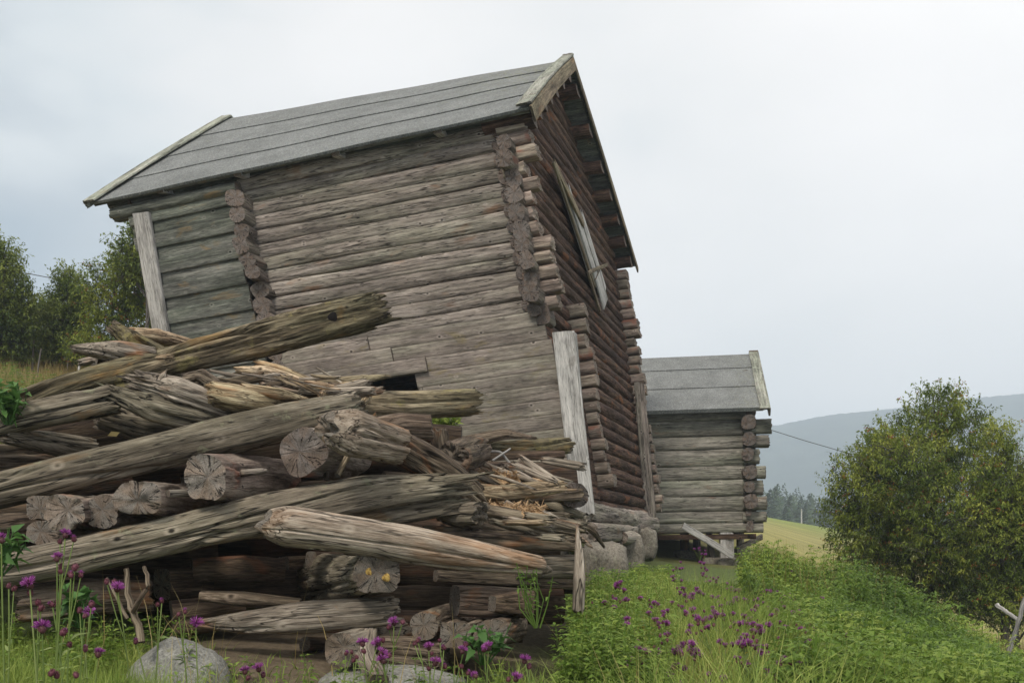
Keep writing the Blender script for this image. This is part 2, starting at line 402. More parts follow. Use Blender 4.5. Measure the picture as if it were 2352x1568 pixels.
_seed = [0]
def log(mb, pts, ry, rz=None, n=40, step=.03, sq=2.3, low=.08, grain=.10, crack=.12, rag=(0., 0.), ragf=3., roll=0., up=None,
        tint=.5, xf=None, mat=0, taper_tip=(1., 1.), mid=None, endn=.04, gl=2.6):
    """A log, beam, board or splinter along pts (metres). ry / rz: half width / half height, scalars or one per point.
    rag: raggedness of each end in metres; taper_tip: section scale at each very end."""
    _seed[0] += 1
    off = np.array([(_seed[0] * 7.31) % 97, (_seed[0] * 3.77) % 89, (_seed[0] * 5.13) % 83])
    pts = np.asarray(pts, float)
    if rz is None: rz = ry
    ry = np.broadcast_to(np.asarray(ry, float), (len(pts),)); rz = np.broadcast_to(np.asarray(rz, float), (len(pts),))
    d = np.r_[0, np.cumsum(np.linalg.norm(np.diff(pts, axis=0), axis=1))]; L = d[-1]
    m = max(4, int(L / step) + 1)
    fine = np.linspace(0, L, 200)
    path = np.stack([np.interp(fine, d, pts[:, k]) for k in range(3)], 1)
    if len(pts) > 2:
        ker = np.hanning(41); ker /= ker.sum()
        for k in range(3):
            a = path[:, k]; e0 = 2 * a[0] - a[20:0:-1]; e1 = 2 * a[-1] - a[-2:-22:-1]
            path[:, k] = np.convolve(np.r_[e0, a, e1], ker, 'valid')
    def at(x):
        x = np.asarray(x)
        q = np.stack([np.interp(x, fine, path[:, k]) for k in range(3)], -1)
        t0 = (path[1] - path[0]) / (fine[1]); t1 = (path[-1] - path[-2]) / (fine[1])
        q = q + np.where(x < 0, x, 0)[..., None] * t0 + np.where(x > L, x - L, 0)[..., None] * t1
        return q
    tg = (pts[-1] - pts[0]) / np.linalg.norm(pts[-1] - pts[0])
    if up is None: up = (0, 0, 1) if abs(tg[2]) < .9 else (0, 1, 0)
    up = np.asarray(up, float)
    side = np.cross(tg, up); side /= np.linalg.norm(side)
    upv = np.cross(side, tg)
    if roll:
        cr, sr = math.cos(roll), math.sin(roll)
        side, upv = side * cr + upv * sr, upv * cr - side * sr
    cx, cy, nx, ny = contour(n, sq)
    Rm = float(np.mean((ry + rz) / 2))
    rmin = float(min(ry.mean(), rz.mean()))
    # per-column end offsets
    av, bv = cx * ry.mean(), cy * rz.mean()
    def endoff(k, a, b, amp):
        if amp <= 0: return perlin(np.stack([a * 9 + off[0], b * 9 + off[1], np.full_like(a, 3.1 + 9 * k)], -1)) * endn * Rm
        q = np.stack([a * ragf * 3 / Rm * .25 + off[0], b * ragf * 3 / Rm * .25 + off[1], np.full_like(a, 5.7 + 11 * k)], -1)
        v = perlin(q) * 1.1 + perlin(q * 2.9) * .8 + np.abs(perlin(q * 7.)) * .6
        return v * amp
    s0 = 0 + endoff(0, av, bv, rag[0]) ; s1 = L - endoff(1, av, bv, rag[1])
    t = np.linspace(0, 1, m)[:, None]
    x = s0[None] + t * (s1 - s0)[None]
    RY = np.interp(np.clip(x, 0, L), d, ry); RZ = np.interp(np.clip(x, 0, L), d, rz)
    for e, tip in ((0, taper_tip[0]), (1, taper_tip[1])):
        if tip != 1:
            dist = (x if e == 0 else L - x)
            ln_ = max(L * .25, 2 * Rm) if tip < .7 else Rm * 1.2
            k = tip + (1 - tip) * np.clip(dist / ln_, 0, 1) ** .6
            RY = RY * k; RZ = RZ * k
    a = cx[None] * RY; b = cy[None] * RZ
    gx = x
    q = np.stack([gx * 1.3 / max(1, .25 / .12), a * 5, b * 5], -1) + off
    lo = fbm(q, 2) * low * Rm * 1.6
    gr = fbm(np.stack([gx * gl, a * 26, b * 26], -1) + off, 3) * grain * rmin
    cn_ = perlin(np.stack([gx * .55, a * 11 * .1 / max(Rm, .04), b * 11 * .1 / max(Rm, .04)], -1) + off + 31)
    ck = np.exp(-(cn_ / .06) ** 2) * crack * rmin
    de = np.minimum(x - s0[None], s1[None] - x); ef = np.clip(de / (1.2 * Rm), 0, 1); ef = (.35 + .65 * ef) if max(rag) < .02 else 1.
    dsp = lo + (gr - ck) * ef
    a2 = a + dsp * nx[None]; b2 = b + dsp * ny[None]
    V = at(x) + a2[..., None] * side + b2[..., None] * upv
    G = np.stack([gx, a, b], -1) + off
    i = np.arange(m - 1)[:, None] * n; j = np.arange(n)[None]; j2 = (j + 1) % n
    f4 = np.stack([i + j, i + j2, i + n + j2, i + n + j], -1).reshape(-1, 4)
    VV = V.reshape(-1, 3)
    tf = (lambda v: v) if xf is None else xf
    mb.add(tf(VV), f4=f4, gc=G.reshape(-1, 3), tint=tint, mat=mat)
    # caps
    K = 7 if Rm > .05 else 4
    for e in (0, 1):
        row = 0 if e == 0 else m - 1
        aa, bb = a2[row], b2[row]
        se = x[row]; sg_ = 1 if e == 0 else -1
        vs = []; es = []; gs = []
        for k in range(K + 1):
            rr = 1 - k / K
            if k == K: rr = .02
            A, B = aa * rr, bb * rr
            base = (0 if e == 0 else L)
            o_ = endoff(e, av * rr, bv * rr, rag[e])
            if rag[e] <= 0: o_ = o_ + perlin(np.stack([A * 25 + off[1], B * 25, np.full_like(A, e * 5.)], -1)) * endn * .7 * Rm
            xx = base + (o_ if e == 0 else -o_)
            if k == 0: xx = se
            vs.append(at(xx) + A[:, None] * side + B[:, None] * upv)
            es.append(np.stack([A / Rm + .3 * math.sin(_seed[0] * 1.7) * .5, B / Rm + .15 * math.cos(_seed[0] * 2.1), np.ones(n)], -1))
            gs.append(np.stack([np.full(n, base) + A * .3, A, B], -1) + off)
        vs = np.concatenate(vs); es = np.concatenate(es); gs = np.concatenate(gs)
        if rag[e] > 0: es[:, 2] = .0 if rag[e] > .04 else .6
        fs = []
        for k in range(K):
            q0 = k * n + np.arange(n); q1 = k * n + (np.arange(n) + 1) % n
            fs.append(np.stack([q0, q0 + n, q1 + n, q1] if e == 0 else [q0, q1, q1 + n, q0 + n], -1))
        c0 = K * n
        vs = np.concatenate([vs, vs[c0:c0 + n].mean(0)[None]]); es = np.concatenate([es, es[c0:c0 + n].mean(0)[None]]); gs = np.concatenate([gs, gs[c0:c0 + n].mean(0)[None]])
        ci = len(vs) - 1; q0 = c0 + np.arange(n); q1 = c0 + (np.arange(n) + 1) % n
        f3 = np.stack([q0, np.full(n, ci), q1] if e == 0 else [q0, q1, np.full(n, ci)], -1)
        mb.add(tf(vs), f4=np.concatenate(fs), f3=f3, gc=gs, ec=es, tint=tint, mat=mat)

def board(mb, p0, p1, w, th, up=None, **kw):
    """w: size across `up`-direction side axis is th; height along up is w"""
    kw.setdefault('low', .05); kw.setdefault('grain', .12); kw.setdefault('crack', .0); kw.setdefault('step', .06)
    log(mb, [p0, p1], th / 2, w / 2, n=kw.pop('n', 24), sq=kw.pop('sq', 9), up=up, **kw)

def box(mb, lo, hi, xf=None, tint=.5, mat=0):
    x0, y0, z0 = lo; x1, y1, z1 = hi
    v = np.array([(x0, y0, z0), (x1, y0, z0), (x1, y1, z0), (x0, y1, z0), (x0, y0, z1), (x1, y0, z1), (x1, y1, z1), (x0, y1, z1)], float)
    f = [(0, 3, 2, 1), (4, 5, 6, 7), (0, 1, 5, 4), (1, 2, 6, 5), (2, 3, 7, 6), (3, 0, 4, 7)]
    mb.add(v if xf is None else xf(v), f4=f, gc=v, tint=tint, mat=mat)

# ------------------------------------------------------------------ ground
_gp = np.array([
 (0, -3, -1.45), (-3, -2, -1.25), (3, -2, -1.6), (0, 0, -1.3), (0, 1.5, -1.12), (-2, 2.5, -.82), (0, 2.8, -.93), (2, 3, -1.10), (4, 3, -1.5),
 (-2.5, 4, -.62), (-1, 4, -.72), (0, 4.2, -.78), (1, 4.5, -.90), (3, 5, -1.22), (6, 5, -2.0),
 (-2.6, 5.5, -.42), (-1.3, 5.0, -.56), (-.6, 4.9, -.63), (0, 5.3, -.70), (1, 6, -.82), (-3, 7, -.05), (-1, 7.5, -.35), (.5, 8, -.6), (.9, 10.5, -.75),
 (2, 8, -.90), (2, 11, -.72), (.8, 11.6, -.65), (-2, 12, -.1), (-4, 12.8, .25), (-5, 9, .35), (2.5, 17, -.45), (3.6, 15.2, -.60), (4.4, 18.6, -.60), (3.0, 18.6, -.5), (4.8, 22, -.4), (2, 14, -.72), (3, 14, -.85),
 (2.6, 10, -.92), (4, 12.5, -.82), (3.3, 11, -.82), (4.35, 11, -1.17), (4.8, 9.5, -1.66), (4.8, 8.2, -1.9), (7, 9, -2.8),
 (5.2, 14, -1.55), (7, 16, -2.0), (8.3, 16, -1.95), (8.5, 22, -2.3), (6.0, 21, -.62), (7.3, 25, -.6),
 (15, 60, .72), (31, 120, 2.05), (39, 120, .85), (60, 120, -3), (50, 200, -2), (90, 200, -12), (300, 1000, -40), (0, 1000, 10), (0, 60, 4.5), (0, 200, 10),
 (-8.9, 19, 2.65), (-7.5, 14.5, 1.35), (-14.5, 30, 5.1), (-27, 60, 10), (-80, 200, 24), (-400, 1000, 60), (-4, 16, 1.3), (-10, 30, 4.6),
 (20, 8, -8), (60, 20, -22), (400, 100, -60), (-10, 4, 2), (-30, 10, 7), (-100, 30, 20), (-1000, 200, 60), (900, 1000, -60), (0, 1300, 20)], float)
def _gk(x, y):
    r = np.hypot(x, y); return np.stack([np.arctan2(x, y + 1.5) * 1.6, np.log(r + 1.0)], -1)
def _tps(a, b):
    d2 = ((a[:, None] - b[None]) ** 2).sum(-1); return np.where(d2 > 0, .5 * d2 * np.log(d2 + 1e-12), 0)
_K = _gk(_gp[:, 0], _gp[:, 1]); _val = _gp[:, 2] / (np.hypot(_gp[:, 0], _gp[:, 1]) + 3)
_n = len(_K); _A = np.zeros((_n + 3, _n + 3)); _A[:_n, :_n] = _tps(_K, _K) + np.eye(_n) * 2e-4
_A[:_n, _n] = 1; _A[:_n, _n + 1:] = _K; _A[_n:, :_n] = _A[:_n, _n:].T
_w = np.linalg.solve(_A, np.r_[_val, 0, 0, 0])
def gz(x, y):
    x = np.asarray(x, float); y = np.asarray(y, float); sh = x.shape; x = x.ravel(); y = y.ravel()
    o = np.zeros(len(x))
    for i in range(0, len(x), 20000):
        k = _gk(x[i:i + 20000], y[i:i + 20000])
        o[i:i + 20000] = _tps(k, _K) @ _w[:_n] + _w[_n] + k @ _w[_n + 1:]
    z = o * (np.hypot(x, y) + 3)
    q = np.stack([x, y, 0 * x], -1)
    r = np.hypot(x, y)
    z = z + perlin(q * 1.1) * .045 * np.clip(1.6 - r / 60, .2, 1) + perlin(q * 5) * .012
    return z.reshape(sh)

def region_cols(x, y):
    c = np.tile(np.array([.085, .11, .035]), (len(x), 1))
    q = np.stack([x, y, 0 * x], -1); k = x / np.maximum(y, .5)
    def blend(w, colr):
        nonlocal c; w = np.clip(w, 0, 1)[:, None]; c = c * (1 - w) + np.array(colr) * w
    nn = fbm(q * 1.5, 3)
    r = np.hypot(x, y)
    # bare bank under the log pile
    w = np.exp(-(((x + .75) / .95) ** 2) ** 2 - ((y - 5.1) / 1.1) ** 4) * 1.3 + nn * .4 * np.exp(-((x + .75) / 1.6) ** 2 - ((y - 5.1) / 1.5) ** 2)
    blend(w, (.155, .118, .078))
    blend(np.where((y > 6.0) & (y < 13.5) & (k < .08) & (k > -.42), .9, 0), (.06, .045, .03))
    blend(np.where((k < -.3), np.clip((r - 9) / 4, 0, 1), 0), (.27, .20, .075))       # dry hillside on the left
    far = np.where(k > -.3, np.clip((y - 16) / 6, 0, 1), 0)
    blend(far, (.28, .25, .085))
    blend(np.where(k > -.3, np.clip((y - 62) / 30, 0, 1), 0), (.20, .235, .050))
    blend(np.where(k > -.3, np.clip((y - 150) / 60, 0, 1), 0), (.05, .07, .03))
    blend(np.where(k <= -.3, np.clip((y - 45) / 30, 0, 1), 0), (.05, .07, .03))
    return c
th = np.radians(np.linspace(-115, 115, 420)); rr = np.concatenate([[.0], np.exp(np.linspace(np.log(.35), np.log(1250), 400))])
TH, RR = np.meshgrid(th, rr)
gx_, gy_ = RR * np.sin(TH), RR * np.cos(TH) - 1.2
gzv = gz(gx_, gy_)
mb = MB(); nr, nth = TH.shape
i = np.arange(nr - 1)[:, None] * nth; j = np.arange(nth - 1)[None]
f4 = np.stack([i + j, i + nth + j, i + nth + j + 1, i + j + 1], -1).reshape(-1, 4)
mb.add(np.stack([gx_, gy_, gzv], -1), f4=f4)
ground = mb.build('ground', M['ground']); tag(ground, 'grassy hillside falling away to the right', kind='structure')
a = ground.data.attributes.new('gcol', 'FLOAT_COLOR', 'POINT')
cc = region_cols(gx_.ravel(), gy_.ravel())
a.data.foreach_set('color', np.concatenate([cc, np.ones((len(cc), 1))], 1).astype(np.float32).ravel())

# mountain across the valley
def ridge_py(px):
    return np.interp(px, [-3000, -500, 600, 1300, 1760, 1900, 2080, 2200, 2352, 2560, 3000, 4200], [1010, 1020, 1040, 1030, 985, 957, 940, 924, 910, 925, 960, 1010])
pxs = np.linspace(-2600, 4600, 720); tt = np.linspace(0, 1.25, 60)
PX, TT = np.meshgrid(pxs, tt)
D = 700 + 400 * np.minimum(TT, 1) + 300 * np.maximum(TT - 1, 0)
zt = (HY - ridge_py(PX)) / F * 1100
kx = (PX - CX) / F
zz = -45 + (zt + 45) * np.sin(np.minimum(TT, 1) * np.pi / 2) ** 1.1 - np.maximum(TT - 1, 0) * 150
xx = kx * D
zz = zz + fbm(np.stack([xx * .004, D * .004, 0 * D], -1), 4) * 13 * np.sin(np.clip(TT, 0, 1) * np.pi) + perlin(np.stack([xx * .11, D * .11, 0 * D], -1)) * 1.2 + perlin(np.stack([xx * .3, D * .2, 0 * D], -1)) * 1.1
mb = MB(); i = np.arange(59)[:, None] * 720; j = np.arange(719)[None]
mb.add(np.stack([xx, D, zz], -1), f4=np.stack([i + j, i + j + 1, i + 720 + j + 1, i + 720 + j], -1).reshape(-1, 4))
tag(mb.build('mountain', M['mount']), 'long forested mountain fading blue across the valley', kind='structure')

# ------------------------------------------------------------------ the big log barn (leans and twists with age)
HP = [2257.42581,0.79820,11.44068,0.27424,-0.00287,-0.08710,-0.29132,3.37200,4.97038,5.47105,0.38300,0.30762,0.16592,4.58275,6.75631]
HA = [-0.38792,-0.62800,0.15747,-0.28031]; HB = [-0.30800,-0.36092,-0.22011,0.44962]
L1, L2, W_, HT = HP[7], HP[8], HP[9], 4.6
OL, OG, OE, HE, HR = HP[10:15]
def rotm(rx, ry, rz):
    cx, sx, cy, sy, cz, sz = np.cos(rx), np.sin(rx), np.cos(ry), np.sin(ry), np.cos(rz), np.sin(rz)
    return np.array([[cz, -sz, 0], [sz, cz, 0], [0, 0, 1]]) @ np.array([[cy, 0, sy], [0, 1, 0], [-sy, 0, cy]]) @ np.array([[1, 0, 0], [0, cx, -sx], [0, sx, cx]])
HM = rotm(*HP[4:7])
def hp(q):
    q = np.asarray(q, float); u, v, w = q[..., 0], q[..., 1], q[..., 2]
    t = w / HT; a = -u / L2; b = v / W_
    k = [(1 - a) * (1 - b), a * (1 - b), a * b, (1 - a) * b]
    u2 = u + t * sum(k[i] * HA[i] for i in range(4)); v2 = v + t * sum(k[i] * HB[i] for i in range(4))
    return np.stack([u2, v2, w], -1) @ HM.T + np.array(HP[1:4])
def inv(px, py, axis, c, xf=None):
    """house coordinates of the point of plane coord[axis]=c seen at a photo point (used once, to read sizes off the photo)"""
    xf = xf or hp
    o = [k for k in range(3) if k != axis]; q = np.array([-1., 1., 2.]); q[axis] = c
    for _ in range(30):
        def r(q):
            X = xf(q); return np.array([CX + F * X[0] / X[1] - px, HY - F * X[2] / X[1] - py])
        r0 = r(q); J = np.zeros((2, 2))
        for ii, k in enumerate(o):
            e = q.copy(); e[k] += 1e-4; J[:, ii] = (r(e) - r0) / 1e-4
        s = np.linalg.solve(J, -r0)
        for ii, k in enumerate(o): q[k] += s[ii]
    return q

rnd = random.Random(11)
barn_root = empty('log_barn', tuple(HP[1:4]))
tag(barn_root, 'tall leaning grey log barn with felt roof, cladding below and a hole in its front', 'barn')
bpy.context.view_layer.update()
ORG = np.array(HP[1:4])
def hbuild(mb, name, mat, smooth=True, parent=barn_root):
    """mesh in world coordinates -> child of the barn"""
    for k in range(len(mb.v)): mb.v[k] = mb.v[k] - ORG
    o = mb.build(name, mat, parent, smooth); return o

# front wall of hewn logs
mb = MB(); mh = MB(); w = 2.36; k = 0; frontw = []
hts = [.178, .165, .19, .16, .185, .175, .18, .165, .17, .175, .19, .16, .17]
sc_ = (HT + .0 - w) / sum(hts)
mfill = MB(); log(mfill, [(-.05, .2, 2.33), (-.05, -.05, 2.33)], .12, .13, n=28, sq=5, tint=.3, xf=hp)
for h in hts:
    h *= sc_; c = w + h / 2; frontw.append((c, h)); tl = rnd.uniform(.36, .62)
    dw = rnd.uniform(-.012, .012)
    pts = [(-L1 - .06, .06, c + dw + rnd.uniform(-.01, .01)), (-L1 * .66, .05 + rnd.uniform(-.015, .015), c + dw * .5 + rnd.uniform(-.018, .018)), (-L1 * .33, .05 + rnd.uniform(-.015, .015), c + rnd.uniform(-.018, .018)), (-.12, .055, c - dw)]
    log(mb, pts, .055, [h * .52 * rnd.uniform(.97, 1.06), h * .525, h * .525, h * .52], n=56, step=.02, sq=rnd.uniform(2.6, 3.2), low=.17, grain=.05, crack=.16, gl=.8, tint=tl, xf=hp, up=(0, 0, 1))
    w += h; k += 1
hbuild(mb, 'front_log_wall', M['wall'])
# squared ends of the front-wall logs, sticking out past the gable
mb = MB()
for (c, h) in frontw:
    o = rnd.uniform(.09, .26)
    log(mb, [(-.16, .05, c), (o, .05 + rnd.uniform(-.02, .02), c + rnd.uniform(-.01, .01))], .095, h * .44, n=28, step=.03, sq=4.5, low=.09, grain=.14, crack=.12, tint=rnd.uniform(.5, .95), xf=hp, rag=(0, .02))
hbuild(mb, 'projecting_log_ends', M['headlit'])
# dark heads of the gable logs facing forward at the corner
mb = MB(); w = 2.42
while w < 4.34:
    h = rnd.uniform(.15, .215); c = w + h / 2
    o = rnd.uniform(.13, .25)
    log(mb, [(-.05 + rnd.uniform(-.025, .025), .1, c), (-.05 + rnd.uniform(-.02, .02), -o, c + rnd.uniform(-.01, .01))], .088 * rnd.uniform(.85, 1.1), h * .50, n=32, step=.02, sq=rnd.choice([2.6, 3.4, 4.5]), low=.06, grain=.05, crack=.12, roll=rnd.uniform(-.3, .3), tint=rnd.uniform(.35, .75), xf=hp, endn=.07)
    w += h
log(mb, [(-.09, .1, 2.37), (-.08, -.12, 2.36)], .075, .07, n=32, sq=2.2, low=.1, grain=.1, tint=.25, xf=hp)
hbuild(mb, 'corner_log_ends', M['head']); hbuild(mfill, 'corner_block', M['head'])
# heads of the cross wall
mb = MB(); w = .9
while w < 4.25:
    h = rnd.uniform(.15, .23); c = w + h / 2; o = rnd.uniform(.10, .24)
    log(mb, [(-L1 - .03 + rnd.uniform(-.03, .03), .12, c), (-L1 - .02 + rnd.uniform(-.04, .05), -o, c + rnd.uniform(-.015, .015))], .10 * rnd.uniform(.85, 1.15), h * .51, n=32, step=.02, sq=rnd.choice([2.4, 3.2, 4.5]), low=.10, grain=.05, crack=.14, roll=rnd.uniform(-.5, .5), tint=rnd.uniform(.35, .8), xf=hp, endn=.08)
    w += h
log(mb, [(-L1 - .06, .1, 4.30), (-L1 - .04, -.1, 4.30)], .07, .09, n=28, sq=3, low=.1, grain=.1, tint=.3, xf=hp, mat=0)
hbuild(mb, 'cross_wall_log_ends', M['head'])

# left bay: boards between post and crossing
mb = MB(); w = .95; tp = 4.36; hb_ = .165; k = 0
while w < tp - .02:
    e1 = -L1 - .17 + rnd.uniform(-.02, .02)
    dz = rnd.uniform(-.006, .006)
    v0 = -.05 + (.018 if k % 2 else -.012)
    board(mb, (-L2 + .02, v0, w + hb_ / 2 - .01), (e1, v0, w + hb_ / 2 + dz), hb_ * 1.08, .03, xf=hp, tint=rnd.uniform(.25, .72), up=(0, 0, 1), low=.02, grain=.10, step=.04)
    w += hb_; k += 1
hbuild(mb, 'left_board_wall', M['wallgreen'])
mb = MB()   # wall plate beams under the eave
log(mb, [(-L2 - .20, -.02, 4.43), (-L1 - .02, -.02, 4.44)], .10, .085, n=36, sq=2.6, tint=.34, xf=hp, rag=(.03, 0))
log(mb, [(-L2 - .30, .10, 4.62), (.12, .10, 4.62)], .09, .075, n=32, sq=2.6, tint=.15, xf=hp)
hbuild(mb, 'wall_plate', M['wallgreen'])

# left corner post
mb = MB()
a0 = inv(325, 490, 1, -.1); a1 = inv(372, 770, 1, -.1)
board(mb, tuple(a1 + (a1 - a0) * 1.0), tuple(a0), .225, .06, xf=hp, tint=.42, up=(1, 0, 0), grain=.08, low=.03, step=.04, n=32)
hbuild(mb, 'left_corner_post', M['pale'])

# lower cladding
mb = MB(); w = 2.36; k = 0; lo = {}
hole = (-2.62, -1.66)
e_top = inv(1248, 722, 1, -.06)
while w > .12:
    h = .172; c = w - h / 2
    r1 = {0: -.10, 1: -.0}.get(k, .04) + rnd.uniform(-.008, .008)
    def bd(u0, u1, v=-.035, hh=h, dz0=0., t=None):
        board(mb, (u0, v, c - dz0), (u1, v, c), hh * 1.01, .035, xf=hp, tint=rnd.uniform(.35, .62) if t is None else t, up=(0, 0, 1), low=.015, grain=.07, step=.04)
    if k in (3, 4):
        bd(-L1 - .02, hole[0]); bd(hole[1] + (.06 if k == 4 else 0), r1)
    elif k == 5:
        bd(-L1 - .02, r1, t=.5)
    else:
        bd(-L1 - .02, r1)
    if k == 0: bd(-L1 + .0, -2.15, v=-.075, dz0=.0, t=.62)
    if k == 1: bd(-L1 + .0, -1.88, v=-.078, t=.5)
    if k == 2: bd(-L1 + .05, -1.48, v=-.082, t=.56)
    w -= h; k += 1
board(mb, (hole[1] + .025, -.02, 1.50), (hole[1] + .025, -.02, 1.86), .05, .05, xf=hp, tint=.6, up=(1, 0, 0))
hbuild(mb, 'front_cladding', M['board'])
# corner post, front board and its narrow side board
mb = MB()
board(mb, tuple(inv(1342, 1178, 1, -.10)), tuple(inv(1294, 762, 1, -.10)), .25, .05, xf=hp, tint=.60, up=(1, 0, 0), grain=.05, low=.02, step=.03, n=32, rag=(.02, .004), ragf=9)
board(mb, tuple(inv(1357, 1176, 1, -.08)), tuple(inv(1320, 765, 1, -.08)), .03, .09, xf=hp, tint=.32, up=(1, 0, 0), grain=.04, low=.02)
hbuild(mb, 'corner_post', M['pale'])

# gable wall
mb = MB(); w = .04; tanp = (HR - HE) / (W_ / 2 + OE); k = 0
slopev = lambda ww: max(0., (ww - HE + .10) / tanp - OE)
while w < 6.45:
    h = rnd.uniform(.165, .20); c = w + h / 2
    v0 = -.02 if w > 2.3 else (1.38 if w > .45 else .2); v1 = W_ + .12
    if c > HT - .15: v0 = slopev(c); v1 = W_ - slopev(c)
    if v1 - v0 < .3: break
    mm = (v0 + v1) / 2
    log(mb, [(-.12, v0, c + rnd.uniform(-.012, .012)), (-.10 + rnd.uniform(-.02, .02), mm, c + rnd.uniform(-.015, .015)), (-.12, v1, c + rnd.uniform(-.012, .012))], .12, h * .53, n=36, step=.035, sq=2.15, low=.1, grain=.1, crack=.14, tint=rnd.uniform(.3, .75), xf=hp)
    w += h; k += 1
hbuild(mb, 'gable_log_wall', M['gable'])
# boarded strip of the gable beside the post
mb = MB(); w = .2
while w < 2.25:
    board(mb, (-.02, 0., w + .085), (-.02, 1.34, w + .085), .165, .03, xf=hp, tint=rnd.uniform(.3, .7), up=(0, 0, 1), low=.02, grain=.09)
    w += .172
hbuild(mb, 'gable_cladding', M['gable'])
# partition-wall log ends and far corner log ends on the gable
for nm, vv, wa, wb, out, th_ in (('partition_log_ends', 1.42, .35, 2.62, .17, .10), ('far_corner_log_ends', W_ - .02, .12, 4.35, .2, .12)):
    mb = MB(); w = wa
    while w < wb:
        h = rnd.uniform(.15, .20); c = w + h / 2; o = out * rnd.uniform(.7, 1.25)
        log(mb, [(-.12, vv, c), (o, vv + rnd.uniform(-.02, .02), c + rnd.uniform(-.01, .01))], th_, h * .46, n=28, step=.04, sq=4.2, low=.1, grain=.13, crack=.12, tint=rnd.uniform(.3, .85), xf=hp, rag=(0, .015))
        w += h
    hbuild(mb, nm, M['headlit'])
# purlins carrying the overhang
mb = MB()
for f_ in (.08, .25, .42, .56, .69, .81, .93):
    for sd in (0, 1):
        w_ = HE + (HR - HE) * (1 - f_) - .17; v_ = W_ / 2 + (W_ / 2 + OE) * f_ * (1 if sd else -1)
        log(mb, [(-.3, v_, w_), (OG - .03, v_, w_)], .10, .095, n=24, step=.05, sq=2.8, low=.08, grain=.1, tint=rnd.uniform(.55, .9), xf=hp)
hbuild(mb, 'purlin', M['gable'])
# hidden sides close the barn
mb = MB()
w = -.1
while w < 4.5:
    board(mb, (-L2 + .02, .02, w + .1), (-L2 + .02, W_, w + .1), .205, .04, xf=hp, tint=.4, step=.3)
    board(mb, (-L2, W_ - .02, w + .1), (-.1, W_ - .02, w + .1), .205, .04, xf=hp, tint=.4, step=.3)
    w += .2
while w < HR - .3:
    a_ = slopev(w + .1)
    board(mb, (-L2 + .02, a_, w + .1), (-L2 + .02, W_ - a_, w + .1), .205, .04, xf=hp, tint=.4, step=.3)
    w += .2
hbuild(mb, 'rear_walls', M['gable'])

# roof: sarking boards, felt in four lapped strips, bargeboards, rafter ends
def roofpt(u, s, side, lift):
    """s: 0 eave .. 1 ridge on the near (side 0) or far (side 1) slope; lift along the slope normal"""
    v = -OE + (W_ / 2 + OE) * s; w_ = HE + (HR - HE) * s
    nl = math.hypot(1, tanp); nv, nw = -tanp / nl, 1 / nl
    v, w_ = v + nv * lift, w_ + nw * lift
    if side: v = W_ - v
    return (u, v, w_)
U0, U1 = -L2 - OL, OG
mb = MB()
for side in (0, 1):
    nb = 16
    for kk in range(nb):
        s0, s1 = kk / nb, (kk + .97) / nb
        p = [roofpt(u, s, side, l) for l in (-.045, -.012) for (u, s) in ((U0 + .03, s0), (U1 - .03, s0), (U1 - .03, s1), (U0 + .03, s1))]
        gcv = np.array([(q[0], q[1], q[2]) for q in p]) + kk * 3.3
        mb.add(hp(np.array(p)), f4=[(0, 3, 2, 1), (4, 5, 6, 7), (0, 1, 5, 4), (1, 2, 6, 5), (2, 3, 7, 6), (3, 0, 4, 7)], gc=gcv, tint=rnd.uniform(.25, .6))
roof = hbuild(mb, 'roof', M['wallgreen'], smooth=False)
def patch(mb, side, u0, u1, s0, s1, l0, l1, th_, nu=60, ns=8, mossy=True):
    us = np.linspace(u0, u1, nu); ss = np.linspace(s0, s1, ns)
    top = np.array([[roofpt(u, s, side, l0 + (l1 - l0) * (s - s0) / (s1 - s0) + .004 * math.sin(u * 3 + s * 5)) for u in us] for s in ss])
    bot = np.array([[roofpt(u, s, side, l0 + (l1 - l0) * (s - s0) / (s1 - s0) - th_ + .004 * math.sin(u * 3 + s * 5)) for u in us] for s in ss])
    V = np.concatenate([top.reshape(-1, 3), bot.reshape(-1, 3)]); n_ = nu * ns
    f = []
    for a_ in range(ns - 1):
        for b_ in range(nu - 1):
            i0 = a_ * nu + b_; f.append((i0, i0 + 1, i0 + nu + 1, i0 + nu)); f.append((n_ + i0, n_ + i0 + nu, n_ + i0 + nu + 1, n_ + i0 + 1))
    for b_ in range(nu - 1):
        f.append((b_, n_ + b_, n_ + b_ + 1, b_ + 1)); q = (ns - 1) * nu + b_; f.append((q, q + 1, n_ + q + 1, n_ + q))
    for a_ in range(ns - 1):
        q = a_ * nu; f.append((q, q + nu, n_ + q + nu, n_ + q)); q = a_ * nu + nu - 1; f.append((q, n_ + q, n_ + q + nu, q + nu))
    ti = np.clip(1 - np.abs(V[:, 0] - (U1 - .5)) / 1.2, 0, 1) * np.clip((V[:, 2] - HE) / (HR - HE) * 1.5 - .3, 0, 1) if mossy else 0
    mb.add(hp(V), f4=f, gc=V, tint=ti)
mb = MB(); st = [-.012, .24, .50, .76, 1.0]
for side in (0, 1):
    for kk in range(4):
        patch(mb, side, U0 + .01, U1 - .01, st[kk], min(1., st[kk + 1] + .02), .022 if kk else .02, .008 if kk < 3 else .02, .014 if kk else .03)
hbuild(mb, 'roof_felt', M['felt'], smooth=False)
def barge(mb, u, side, s0, s1, w_, th_, l, face, tint, up_):
    a_ = roofpt(u, s0, side, l); b_ = roofpt(u, s1, side, l)
    board(mb, a_, b_, w_, th_, xf=hp, up=up_, tint=tint, low=.05, grain=.16, step=.03, n=28, rag=(.02, .005), ragf=6)
mb = MB()
nlv = np.array([0, -tanp, 1.]) / math.hypot(1, tanp); nlf = nlv * [1, -1, 1]
barge(mb, U0 + .08, 0, -.03, 1.01, .14, .03, .055, 0, .75, (1, 0, 0))
